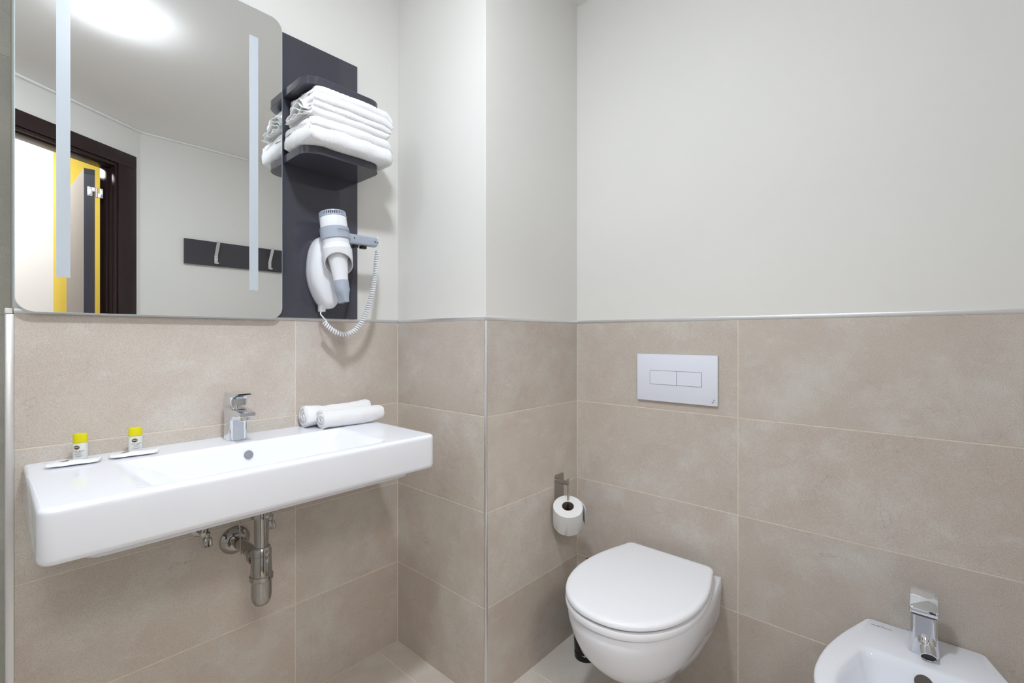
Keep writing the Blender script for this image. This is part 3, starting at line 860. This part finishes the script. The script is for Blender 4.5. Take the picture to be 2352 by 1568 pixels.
# overflow plug, drain
lathe('overflow_cap', (-.5720, -.1400, .8385), (0, -.95, .30), [(0, .0112), (.002, .0112), (.0035, .0095), (.004, .001)], M_OVER, wbn, 32)['label'] = 'round grey overflow cap'
lathe('drain', (-.575, -.27, .8005), (0, 0, 1), [(0, .032), (.002, .032), (.004, .028), (.0045, .001)], M_CHROME, wbn, 32)['label'] = 'chrome drain plug'
text('lettering', 'IDEAL', .0042, mat3((-.9535, -.0185, SZ+.0002), (1, 0, 0), (0, 1, 0)), M_BLUE, wbn)

# basin tap
def chrome_loft(name, secs, mat, parent, deg=35):
    V, F = loft([[Vector(p) for p in s] for s in secs]); return pyd(name, V, F, mat, parent, True, deg)
tap = empty('basin_tap', (-.576, -.058, SZ), 'square chrome mixer tap on the washbasin ledge', 'tap')
def sq(cx, cy, z, hx, yb, yf, r):
    """section: back edge yb, front edge yf, rounded"""
    return [Vector((x, y, z)) for x, y in rrect(cx-hx, cx+hx, yf, yb, [r*2.2, r*2.2, r, r], 6)]
TC = -.577
chrome_loft('tap_body', [sq(TC, 0, .8702, .0235, -.034, -.086, .006), sq(TC, 0, .8715, .0243, -.033, -.0875, .0065), sq(TC, 0, .905, .0238, -.034, -.085, .0065),
                         sq(TC, 0, .930, .0238, -.034, -.086, .006), sq(TC, 0, .9575, .0238, -.034, -.090, .005), sq(TC, 0, .9600, .0230, -.035, -.089, .005)], M_CHROME, tap)
def spout():
    rings = []
    for y, z0, z1, hx in ((-.060, .925, .9590, .0232), (-.088, .927, .9590, .0232), (-.105, .9385, .9580, .0226), (-.130, .9405, .9555, .0216), (-.146, .9410, .9535, .0205), (-.149, .9430, .9520, .0195)):
        pts = rrect(TC-hx, TC+hx, z0, z1, .0035, 5); rings.append([Vector((x, y, z)) for x, z in pts])
    V, F = loft(rings); return pyd('spout', V, F, M_CHROME, tap, True, 30)
s_ = spout()
lathe('aerator', (TC, -.128, .943), (0, -.12, -1), [(0, .0130), (.013, .0130), (.0145, .0118), (.0145, .0095), (.012, .0095)], M_CHROME, s_, 32)
lathe('tap_neck', (TC, -.060, .958), (0, 0, 1), [(0, .0205), (.010, .0205)], M_CHROME, tap, 32)
def lever():
    rings = []
    for z, hx, yb, yf in ((.9655, .0225, -.036, -.083), (.9665, .0232, -.035, -.085), (.985, .0232, -.035, -.086), (.990, .0234, -.034, -.090), (.9935, .0236, -.034, -.115), (.998, .0236, -.034, -.122), (1.001, .0228, -.036, -.118)):
        rings.append(sq(TC, 0, z, hx, yb, yf, .004))
    V, F = loft(rings); o = pyd('lever', V, F, M_CHROME, tap, True, 30); return o
lever()

# bottle trap and valves below
tr = empty('bottle_trap', (-.571, -.225, .47), 'chrome bottle trap under the washbasin', 'trap')
TX, TY = -.571, -.226
lathe('tailpiece', (TX, TY, .7505), (0, 0, -1), [(0, .0235), (.030, .0235), (.034, .0215), (.044, .0245), (.058, .0245), (.060, .0170), (.150, .0170)], M_CHROME2, tr)
lathe('trap_collar', (TX, TY, .618), (0, 0, -1), [(0, .0185), (.003, .0215), (.012, .0235), (.022, .0245), (.024, .0225)], M_CHROME2, tr)
lathe('trap_cup', (TX, TY, .600), (0, 0, -1), [(0, .0215), (.006, .0235), (.054, .0255), (.056, .0280), (.066, .0282), (.069, .0258), (.074, .0245), (.105, .0245), (.120, .0225), (.130, .0170), (.134, .0100), (.135, .001)], M_CHROME2, tr)
tube('outlet_pipe', [(TX, TY+.01, .578), (-.566, -.14, .575), (-.561, -.02, .5655), (-.561, -.002, .565)], .0162, M_CHROME2, tr, 28)
lathe('outlet_nut', (-.5695, TY+.034, .5775), (.02, .98, -.02), [(0, .0205), (.003, .0225), (.014, .0225), (.018, .0185)], M_CHROME2, tr)
lathe('wall_flange', (-.561, -.001, .565), (0, -1, 0), [(0, .039), (.002, .0395), (.004, .0385), (.014, .028), (.016, .024), (.022, .0235), (.023, .0165)], M_CHROME2, tr, 48)
tube('pull_rod', [(-.5905, -.12, .752), (-.5905, -.12, .69), (-.5870, -.121, .625), (-.5850, -.122, .568)], .0016, M_STEEL, wbn, 8)
def valve(x, label):
    v = empty('angle_valve', (x, -.03, .62), label, 'valve', 'angle valves under the washbasin')
    lathe('rosette', (x-.008, -.001, .628), (0, -1, 0), [(0, .024), (.003, .024), (.006, .020), (.007, .008)], M_CHROME2, v)
    lathe('valve_body', (x-.008, -.004, .628), (0, -1, 0), [(0, .008), (.030, .008), (.034, .012), (.052, .012), (.053, .010)], M_CHROME2, v)
    lathe('riser', (x-.008, -.044, .628), (0, 0, 1), [(0, .006), (.12, .006)], M_CHROME2, v)
    p = lathe_pts((x-.004, -.050, .624), (0, -.25, -1), [(0, .007), (.012, .007), (.013, .010), (.018, .0115), (.034, .0115), (.036, .009)], 36)
    for ri in (3, 4):
        c = sum(p[ri], Vector())/36
        p[ri] = [c+(q-c)*(1.06 if k % 4 < 2 else .90) for k, q in enumerate(p[ri])]
    V, F = loft(p); pyd('knob', V, F, M_CHROME2, v, True, 30)
    return v
valve(-.642, 'chrome angle valve left of the bottle trap'); valve(-.478, 'chrome angle valve behind the bottle trap, mostly hidden')

# ------------------------------------------------------------------ toiletries
def bottle(x, y, rot, label):
    e = empty('shampoo_bottle', (x, y, SZ), label, 'bottle', 'small toiletry bottles on the washbasin')
    Mz = Matrix.Translation((x, y, 0)) @ Matrix.Rotation(rot, 4, 'Z')
    def ov(a, b, z, n=40): return [Mz @ Vector((a*(abs(math.cos(2*PI*k/n))**.85)*(1 if math.cos(2*PI*k/n) > 0 else -1), b*math.sin(2*PI*k/n), z)) for k in range(n)]
    V, F = loft([ov(.0128, .0088, SZ+.0003), ov(.0138, .0098, SZ+.0015), ov(.0138, .0098, SZ+.0405), ov(.0132, .0092, SZ+.0415)]); pyd('bottle_body', V, F, M_BOTTLE, e, True, 35)
    V, F = loft([ov(.0139, .0099, SZ+.0418), ov(.0140, .0100, SZ+.0425), ov(.0136, .0097, SZ+.0605), ov(.0130, .0091, SZ+.0618), ov(.0118, .0079, SZ+.0622)]); pyd('cap', V, F, M_YELLOW, e, True, 35)['label'] = 'bright yellow cap'
    def onface(px, pz, off=.0003):
        yy = -.0098*math.sqrt(max(0, 1-(abs(px)/.0138)**2.35))
        dx = .001; y2 = -.0098*math.sqrt(max(0, 1-(min(.0137, abs(px+dx))/.0138)**2.35))
        t = Vector((dx, y2-yy, 0)).normalized(); nrm = Vector((t.y, -t.x, 0))
        return Mz, Vector((px, yy, pz))+nrm*off, t
    def patch(me_pts_list, mat, name):
        pass
    def stamp(s, size, px, pz, mat, nm, sx=1.0, off=.0003):
        cu = bpy.data.curves.new('t', 'FONT'); cu.body = s; cu.size = size; cu.align_x = 'CENTER'; cu.align_y = 'CENTER'; cu.resolution_u = 3
        t = bpy.data.objects.new('t', cu); COL.objects.link(t)
        dg = bpy.context.evaluated_depsgraph_get(); me = bpy.data.meshes.new_from_object(t.evaluated_get(dg)); bpy.data.objects.remove(t, do_unlink=True)
        for v in me.vertices:
            _, q, _t = onface(max(-.0132, min(.0132, v.co.x*sx+px)), SZ+pz+v.co.y, off); v.co = Mz @ q
        return link(nm, me, mat, e)
    def disc(r, rz, px, pz, mat, nm, off):
        V = []; F = []; n = 28
        V.append(Mz @ onface(px, SZ+pz, off)[1])
        for rr in (.5, 1):
            for k in range(n): V.append(Mz @ onface(px+rr*r*math.cos(2*PI*k/n), SZ+pz+rr*rz*math.sin(2*PI*k/n), off)[1])
        for k in range(n): F.append((0, 1+k, 1+(k+1) % n)); F.append((1+k, 1+n+k, 1+n+(k+1) % n, 1+(k+1) % n))
        return pyd(nm, V, F, mat, e)
    disc(.0060, .0049, -.0020, .0315, M_YINK, 'logo_ring', .00025)
    disc(.0055, .0044, -.0020, .0315, M_LABEL, 'logo_disc', .0004)
    stamp('B&B', .0048, -.0020, .0318, M_WINK, 'logo_text', off=.0007)
    stamp('HAIR + BODY', .0034, .0012, .0228, M_INK, 'print')
    stamp('WASH', .0034, .0012, .0193, M_INK, 'print')
    for k, (wd, z) in enumerate(((.014, .0155), (.015, .0120), (.009, .0100))):
        V = []; F = []
        for i in range(9):
            px = .0014-wd/2+wd*i/8
            for zz_ in (z, z+.0005): V.append(Mz @ onface(px, SZ+zz_, .0003)[1])
        F = [(2*i, 2*i+2, 2*i+3, 2*i+1) for i in range(8)]
        pyd('print', V, F, M_INK, e)
    return e
bottle(-.8985, -.0400, R(-34), 'small bottle with yellow cap near the left end of the washbasin')
bottle(-.7975, -.0420, R(-6), 'small bottle with yellow cap nearer the chrome tap')
def sachet(x, y, rot, label, seed):
    e = empty('soap_sachet', (x, y, SZ), label, 'sachet', 'white paper sachets on the washbasin')
    Mz = Matrix.Translation((x, y, 0)) @ Matrix.Rotation(rot, 4, 'Z')
    V = []; nx, ny = 60, 20; Lx, Ly = .092, .040
    for side in (1, -1):
        for i in range(nx+1):
            for j in range(ny+1):
                u = i/nx; v = j/ny
                px = (u-.5)*Lx; py = (v-.5)*Ly*(1-.0*abs(u-.5))
                if i in (0, nx): px += .0010*(-1)**j*(1 if i else -1)
                bulge = max(0, math.sin(u*PI))**.45*max(0, math.sin(v*PI))**.6
                ends = max(0, (abs(u-.5)-.40)/.10)
                lift = .0052*ends*ends*(1 if u > .5 else .5)
                h = .0062*bulge*(1 if side > 0 else .35)+.0012*noise.noise(Vector((px*90, py*160, seed)))*bulge
                z = SZ+.0040+lift+side*h*1+.0008*math.sin(px*160+seed)*(1-abs(v-.5))
                V.append(Mz @ Vector((px, py, max(SZ+.0004, z))))
    st = (nx+1)*(ny+1); F = []
    for i in range(nx):
        for j in range(ny):
            a = i*(ny+1)+j; F.append((a, a+ny+1, a+ny+2, a+1)); F.append((st+a, st+a+1, st+a+ny+2, st+a+ny+1))
    per = [i*(ny+1) for i in range(nx+1)]+[nx*(ny+1)+j for j in range(1, ny+1)]+[i*(ny+1)+ny for i in range(nx-1, -1, -1)]+[j for j in range(ny-1, 0, -1)]
    for k in range(len(per)):
        a, b = per[k], per[(k+1) % len(per)]; F.append((a, b, st+b, st+a))
    pyd('wrapper', V, F, M_PAPER, e, True)
    # printed oval and line on the back slope
    def dec(px, py, off=.0006):
        u = px/Lx+.5; v = py/Ly+.5
        bulge = max(0, math.sin(u*PI))**.45*max(0, math.sin(v*PI))**.6
        h = .0062*bulge+.0012*noise.noise(Vector((px*90, py*160, seed)))*bulge
        return Mz @ Vector((px, py, SZ+.0040+h+.0008*math.sin(px*160+seed)*(1-abs(v-.5))+off))
    for r, m, off in ((1, M_YINK, .0005), (.86, M_LABEL, .0008)):
        V = [dec(-.017, .006, off)]; n = 24
        V += [dec(-.017+.0088*r*math.cos(2*PI*k/n), .006+.0056*r*math.sin(2*PI*k/n), off) for k in range(n)]
        pyd('logo_disc', V, [(0, 1+k, 1+(k+1) % n) for k in range(n)], m, e)
    cu = bpy.data.curves.new('t', 'FONT'); cu.body = 'VEGETABLE SOAP'; cu.size = .0042; cu.align_x = 'CENTER'; cu.align_y = 'CENTER'; cu.resolution_u = 3
    t = bpy.data.objects.new('t', cu); COL.objects.link(t)
    dg = bpy.context.evaluated_depsgraph_get(); me = bpy.data.meshes.new_from_object(t.evaluated_get(dg)); bpy.data.objects.remove(t, do_unlink=True)
    for v in me.vertices: v.co = dec(v.co.x+.010, v.co.y+.004, .0008)
    link('print', me, M_INK, e)
    return e
sachet(-.9130, -.0800, R(-7), 'white paper sachet lying before the left small bottle', 1.0)
sachet(-.8060, -.0790, R(-7), 'white paper sachet lying before the small bottle nearer the tap', 2.0)

# ------------------------------------------------------------------ flush plate
fp = empty('flush_plate', (CX, -.8730, .935), 'pale rectangular dual flush plate on the tiles above the toilet', 'flush plate')
box('plate', CX-.0095, CX-.0008, -1.0105, -.7345, .9350, 1.0965, M_PLATE, fp, .0012, 2)
box('button_gap', CX-.0098, CX-.0094, -.9610, -.7830, .9925, 1.0410, M_GAP, fp)
box('flush_button', CX-.0104, CX-.0094, -.8773, -.7840, .9935, 1.0400, M_PLATE, fp, .0003, 1)
box('flush_button', CX-.0104, CX-.0094, -.9600, -.8787, .9935, 1.0400, M_PLATE, fp, .0003, 1)
MF = mat3((CX-.0100, -.9960, .9470), (0, -1, 0), (0, 0, 1))
text('logo', 'all', .0085, MF, M_GAP, fp)
V = [(CX-.0100, -.9975+.0, .9520), (CX-.0100, -1.0010, .9580), (CX-.0100, -1.0010, .9520)]
pyd('logo_mark', V, [(0, 1, 2)], M_GAP, fp)

# ------------------------------------------------------------------ toilet roll holder and roll
rh = empty('toilet_roll_holder', (.387, PB, .57), 'steel plate holder with rod for the toilet roll on the pier', 'holder')
V, F = loft([[Vector((x, y, z)) for x, z in rrect(.3595, .4140, .490, .6430, .004, 5)] for y in (PB-.0004, PB-.0028)])
pyd('holder_plate', V, F, M_STEEL, rh, True, 30)
tube('arm', [(.3680, PB-.002, .6240), (.3665, -.5300, .6240)], .0080, M_STEEL, rh, 24)
tube('rod', [(.3660, -.5300, .6390), (.3660, -.5300, .4600)], .0034, M_STEEL, rh, 16)
def roll():
    top = Vector((.3455, -.5440, .5500)); ax = Vector((.745*.47, .666*.38, -.86)).normalized()
    e = empty('toilet_roll', top+ax*.09, 'white toilet paper roll tilted on its holder rod', 'toilet roll')
    prof = [(0, .0215), (-.0005, .024), (0, .050), (.0015, .0525), (.05, .0535), (.09, .0535), (.0915, .052), (.092, .0215)]
    rings = lathe_pts(top, ax, prof, 64)
    for i, r in enumerate(rings):
        if i in (2, 3, 4, 5, 6):
            c = sum(r, Vector())/64
            for k in range(64):
                f = 1+.012*math.sin(k/64*2*PI*2+.6)+.010*noise.noise(Vector((k*.4, i*.9, 0)))
                if 4 <= k < 12: f += .022*math.sin((k-4)/8*PI)
                r[k] = c+(r[k]-c)*f
    V, F = loft(rings+[rings[0]], False, False); pyd('paper', V, F, M_TISSUE, e, True, 40)
    V, F = loft(lathe_pts(top, ax, [(.0005, .0214), (.0915, .0214), (.0915, .0202), (.0005, .0202), (.0005, .0214)], 48), False, False)
    pyd('cardboard_core', V, F, M_CARD, e, True, 40)
    # loose sheet end
    u, v = frame_from(ax); V = []; F = []; rt = Vector((.72, -.69, 0)); A0 = math.atan2(rt.dot(v), rt.dot(u))-.45
    for i in range(9):
        a = A0+i*.10; rr = .0545+.0011*i**1.05
        for j in range(9): V.append(top+ax*(.004+.084*j/8)+u*(rr*math.cos(a))+v*(rr*math.sin(a)))
    for i in range(8):
        for j in range(8): F.append((i*9+j, i*9+j+1, (i+1)*9+j+1, (i+1)*9+j))
    o = pyd('loose_sheet', V, F, M_TISSUE, e, True); m = o.modifiers.new('thickness', 'SOLIDIFY'); m.thickness = .0005
roll()

# ------------------------------------------------------------------ toilet
def dshape(xb, xf, hw, hwb, xm, yc, z, rc=.03, n=16, ex=2.15):
    """back edge xb (wall side), widest at xm, rounded front at xf; half widths"""
    pts = []
    # back edge right corner -> back edge left corner, rounded
    def corner(cx, cy, a0):
        return [(cx+rc*math.cos(a0+k/6*PI/2), cy+rc*math.sin(a0+k/6*PI/2)) for k in range(7)]
    cl = corner(xb-rc, hwb-rc, 0)         # +y corner
    cr = corner(xb-rc, -(hwb-rc), -PI/2)  # -y corner
    side = []
    for k in range(1, 8):
        t = k/8; x = (xb-rc)+(xm-(xb-rc))*t; y = hwb+(hw-hwb)*math.sin(t*PI/2); side.append((x, y))
    front = []
    for k in range(0, 2*n+1):
        a = PI/2*(k/n); c = math.cos(a); s = math.sin(a)
        y = hw*abs(c)**(2/ex)*(1 if c >= 0 else -1); x = xm+(xf-xm)*abs(s)**(2/ex); front.append((x, y))
    pts = cl+side+front+[(x, -y) for x, y in side[::-1]]+cr
    return [Vector((x, yc+y, z)) for x, y in pts]
def scale_ring(r, d):
    c = sum(r, Vector())/len(r); out = []
    n = len(r)
    for i in range(n):
        t = (r[(i+1) % n]-r[i-1]); t.z = 0
        if t.length < 1e-9: out.append(r[i].copy()); continue
        t.normalize(); nn = Vector((t.y, -t.x, 0))
        if nn.dot(r[i]-c) < 0: nn = -nn
        out.append(r[i]-nn*d)
    return out
YC = -.8690
to = empty('toilet', (CX, YC, 0), 'white wall-hung toilet with closed lid', 'toilet')
def ring_prof(base, prof):
    return [[Vector((p.x, p.y, z)) for p in scale_ring(base, d)] for z, d in prof]
lid = dshape(.466, -.005, .1870, .1500, .240, YC, 0, .030)
V, F = loft(ring_prof(lid, [(.4262, .014), (.4250, .003), (.4262, .0004), (.4305, 0), (.4345, .0008), (.4380, .0030), (.4402, .0070), (.4412, .0130), (.4416, .022)]))
pyd('lid', V, F, M_SEAT, to, True, 50)
seat = dshape(.470, -.004, .1880, .152, .240, YC, 0, .030)
V, F = loft(ring_prof(seat, [(.3985, .006), (.3990, .0015), (.4030, 0), (.4130, 0), (.4165, .0015), (.4176, .006), (.4176, .014)]))
pyd('seat', V, F, M_SEAT, to, True, 50)
# hinge blocks
for s in (-1, 1): box('seat_hinge', .425, .4595, YC+s*.085-.020, YC+s*.085+.020, .3985, .4235, M_SEAT, to, .005, 3)
# bowl
def bowl():
    spec = [  # z, xb, xf, hw, hwb, xm
        (.3965, .4990, .0080, .1800, .152, .240), (.3925, .5050, .0030, .1830, .154, .240), (.360, .5095, .0060, .1800, .154, .240),
        (.320, .5095, .0180, .1710, .151, .245), (.280, .5095, .0380, .1580, .148, .250), (.246, .5095, .0680, .1360, .140, .262),
        (.224, .5095, .0920, .1190, .128, .275), (.203, .5095, .1250, .0960, .110, .29), (.190, .5095, .1600, .0720, .090, .31), (.183, .5095, .200, .052, .072, .32)]
    rings = [dshape(xb, xf, hw, min(hwb, hw+.02), xm, YC, z, .012) for z, xb, xf, hw, hwb, xm in spec]
    rings.append(dshape(.5095, .222, .047, .062, .33, YC, .172, .012))
    rings.append(dshape(.5095, .250, .044, .058, .34, YC, .120, .012))
    rings.append(dshape(.5095, .262, .042, .055, .34, YC, .088, .012))
    rings.append(dshape(.5085, .270, .036, .050, .34, YC, .083, .012))
    V, F = loft(rings); pyd('bowl', V, F, M_CERAMIC, to, True, 60)
    # flared side skirts by the wall
    for s in (-1, 1):
        rr = []
        for z, wd, xf in ((.3930, .150, .30), (.36, .1520, .27), (.30, .1440, .25), (.22, .128, .26), (.165, .104, .31), (.125, .085, .35), (.112, .072, .38)):
            rr.append([Vector((.5095, YC+s*wd, z)), Vector((.5095, YC+s*(wd-.02), z)), Vector((xf+.05, YC+s*(wd-.045), z)), Vector((xf, YC+s*(wd-.030), z)), Vector((xf+.03, YC+s*(wd-.010), z)), Vector((xf+.12, YC+s*(wd+.002), z))])
        V, F = loft(rr); pyd('side_flare', V, F, M_CERAMIC, to, True, 60)
bowl()

# toilet brush behind
tb = empty('toilet_brush', (.402, -.585, 0), 'black toilet brush and holder standing behind the toilet', 'toilet brush')
lathe('brush_holder', (.405, -.580, .0005), (0, 0, 1), [(0, .036), (.0005, .040), (.02, .0405), (.022, .038), (.026, .038), (.028, .041), (.11, .044), (.135, .046), (.137, .046), (.137, .042), (.12, .040), (.03, .036)], M_BLACK, tb, 40)
lathe('brush_lid', (.405, -.580, .137), (0, 0, 1), [(0, .044), (.004, .045), (.012, .038), (.018, .014)], M_BLACK, tb, 36)
lathe('brush_handle', (.405, -.580, .150), (.10, .0, 1), [(0, .009), (.16, .0085), (.190, .0095), (.197, .007)], M_BLACK, tb, 20)

# ------------------------------------------------------------------ bidet
BY = -1.5000
bi = empty('bidet', (CX, BY, 0), 'white wall-hung bidet, partly cut by the lower right frame', 'bidet')
BZ = .417
def bidet():
    def o(xb, xf, hw, hwb, xm, z, rc=.018): return dshape(xb, xf, hw, hwb, xm, BY, z, rc, ex=2.0)
    spec = [(.070, .5090, .27, .06, .07, .36), (.10, .5090, .25, .065, .085, .35), (.17, .5090, .16, .09, .10, .30), (.24, .5090, .09, .13, .118, .27), (.31, .5090, .040, .158, .118, .25),
            (.37, .5090, .010, .174, .118, .22), (.400, .5090, .0, .1800, .117, .21), (.4095, .5088, 0, .1805, .1165, .21)]
    rings = [o(xb, xf, hw, hwb, xm, z) for z, xb, xf, hw, hwb, xm in spec]
    top = o(.5088, 0, .1805, .1165, .21, BZ)
    for z, d in ((BZ-.0045, .0008), (BZ-.0018, .0030), (BZ, .0075)):
        rings.append([Vector((p.x, p.y, z)) for p in scale_ring(top, d)])
    # inner recess outline
    def inn(z, d, xs=0):
        return dshape(.352-d+xs, .045+d, .1370-d, .1120-d, .19, BY, z, .030, ex=2.1)
    for z, d in ((BZ-.0002, -.012), (BZ-.0015, -.004), (BZ-.006, .002), (BZ-.020, .006), (BZ-.050, .014), (BZ-.080, .026), (BZ-.105, .050), (BZ-.112, .080)):
        rings.append(inn(z, d, .0))
    V, F = loft(rings); pyd('bidet_body', V, F, M_CERAMIC, bi, True, 60)
bidet()
o = lathe('overflow_hole', (.3425, BY-.004, BZ-.030), (-.95, 0, .30), [(0, .0165), (.0016, .0160), (.0018, .001)], M_OVERB, bi, 32); o['label'] = 'oval overflow hole, a disc with the shade painted dark'  # solid disc; the dark of the hole is painted into its colour
ML2 = mat3((.4745, -1.4215, BZ+.0003), (0.02, -1, 0), (1, 0.02, 0))
text('lettering', 'POZZI-GINORI', .0052, ML2, M_INK, bi, spacing=1.05, sx=1.15)
# crown mark: arches
bm = bmesh.new()
V = []; F = []
def arc(cx, cy, r0, r1, a0, a1, n=14):
    b = len(V)
    for k in range(n+1):
        a = a0+(a1-a0)*k/n
        for r in (r0, r1): V.append(ML2 @ Vector((cx+r*math.cos(a), cy+r*math.sin(a)*.9, 0)))
    for k in range(n): F.append((b+2*k, b+2*k+1, b+2*k+3, b+2*k+2))
arc(-.0025, .0058, .0028, .0022, PI*.15, PI*1.35); arc(.0025, .0058, .0028, .0022, -PI*.35, PI*.85); arc(0, .0052, .0019, .0014, 0, PI)
bm.free()
pyd('crown_mark', V, F, M_INK, bi)
bt = empty('bidet_tap', (.425, -1.5035, BZ), 'rounded chrome bidet mixer tap with lever and angled nozzle', 'tap')
def btap():
    tx, ty = .4330, -1.5035
    def el(z, xf, xb, hy, r=.010): return [Vector((x, y, z)) for x, y in rrect(xf, xb, ty-hy, ty+hy, [r, r, r, r], 8)]
    rings = [el(BZ+.0002, tx-.030, tx+.022, .0270, .012), el(BZ+.002, tx-.031, tx+.023, .0278, .012), el(BZ+.045, tx-.0275, tx+.0225, .0245, .012), el(BZ+.075, tx-.026, tx+.0225, .0245, .011), el(BZ+.088, tx-.025, tx+.022, .0240, .010)]
    V, F = loft(rings); b = pyd('tap_body', V, F, M_CHROME, bt, True, 40)
    # lever: sloping cap, higher at the wall side
    rings = []
    for k, (dx0, dx1, hy, zf, zb) in enumerate(((-.026, .022, .0255, .0905, .0925), (-.030, .0225, .0268, .093, .095), (-.032, .023, .0272, .100, .118), (-.031, .0225, .0268, .1045, .130), (-.028, .020, .0250, .1075, .134))):
        ring = []
        for x, y in rrect(tx+dx0, tx+dx1, ty-hy, ty+hy, [.006, .010, .010, .006], 6):
            t = (x-(tx+dx0))/(dx1-dx0); ring.append(Vector((x, y, BZ+zf+(zb-zf)*t+.0025*math.cos((y-ty)/hy*1.3))))
        rings.append(ring)
    V, F = loft(rings); pyd('lever', V, F, M_CHROME, bt, True, 40)
    # nozzle
    p0 = Vector((tx-.016, ty-.004, BZ+.036)); d = Vector((-.80, -.10, -.52)).normalized()
    V, F = loft(lathe_pts(p0, d, [(0, .0185), (.018, .0165), (.021, .0150), (.022, .0142), (.034, .0150), (.044, .0150), (.045, .0135), (.0435, .0128)], 36), True, False)
    pyd('spout', V, F, M_CHROME, bt, True, 30)
    lathe('aerator_screen', p0+d*.043, d, [(0, .0129), (.0003, .001)], M_SCREEN, bt, 28)
    for s, m in ((1, M_RED), (-1, M_BLUED)):
        lathe('temperature_dot', (tx+.012, ty+s*.0210, BZ+.1285), (-.45, 0, .9), [(0, .0012), (.0016, .0012), (.0018, .0002)], m, bt, 10)['label'] = 'red dot' if s > 0 else 'blue dot'
btap()

# ------------------------------------------------------------------ hook rail (in the mirror)
hr = empty('hook_rail', (.1, WY0, 1.60), 'dark wall rail with steel coat hooks, reflected in the mirror', 'hook rail')
box('rail_board', -.2115, .48, WY0+.0008, WY0+.019, 1.6215, 1.7785, M_DARK, hr, .001, 1).data.materials[0] = pmat('satin_anthracite_board', srgb(66, 64, 70), .25)
def hook(x):
    yb = WY0+.0195
    e = empty('coat_hook', (0, 0, 0), None, None); e.parent = hr; e.location = Vector((x, yb, 1.65))-hr.location
    bm = bmesh.new()
    w2 = .0095; th = .003
    path = [(.030, 1.640), (.020, 1.6345), (.006, 1.6355), (.0016, 1.642), (.0016, 1.685), (.0045, 1.692), (.052, 1.768), (.056, 1.7745), (.060, 1.7700)]
    V = []; F = []
    cl = path; sec = ribbon_section(cl, th)
    V, F = loft([[Vector((xx, yb+a, z)) for a, z in sec] for xx in (x-w2, x+w2)])
    bpy.data.objects.remove(e, do_unlink=True)
    h = pyd('hook', V, F, M_ALU, hr, True, 35)
    for z in (1.654, 1.673): lathe('screw', (x, yb+.0030, z), (0, 1, 0), [(0, .0032), (.0006, .003), (.0008, .001)], M_CHROME2, h, 14)
    bm.free()
for x in (-.036, .300): hook(x)
far_scale(hr)
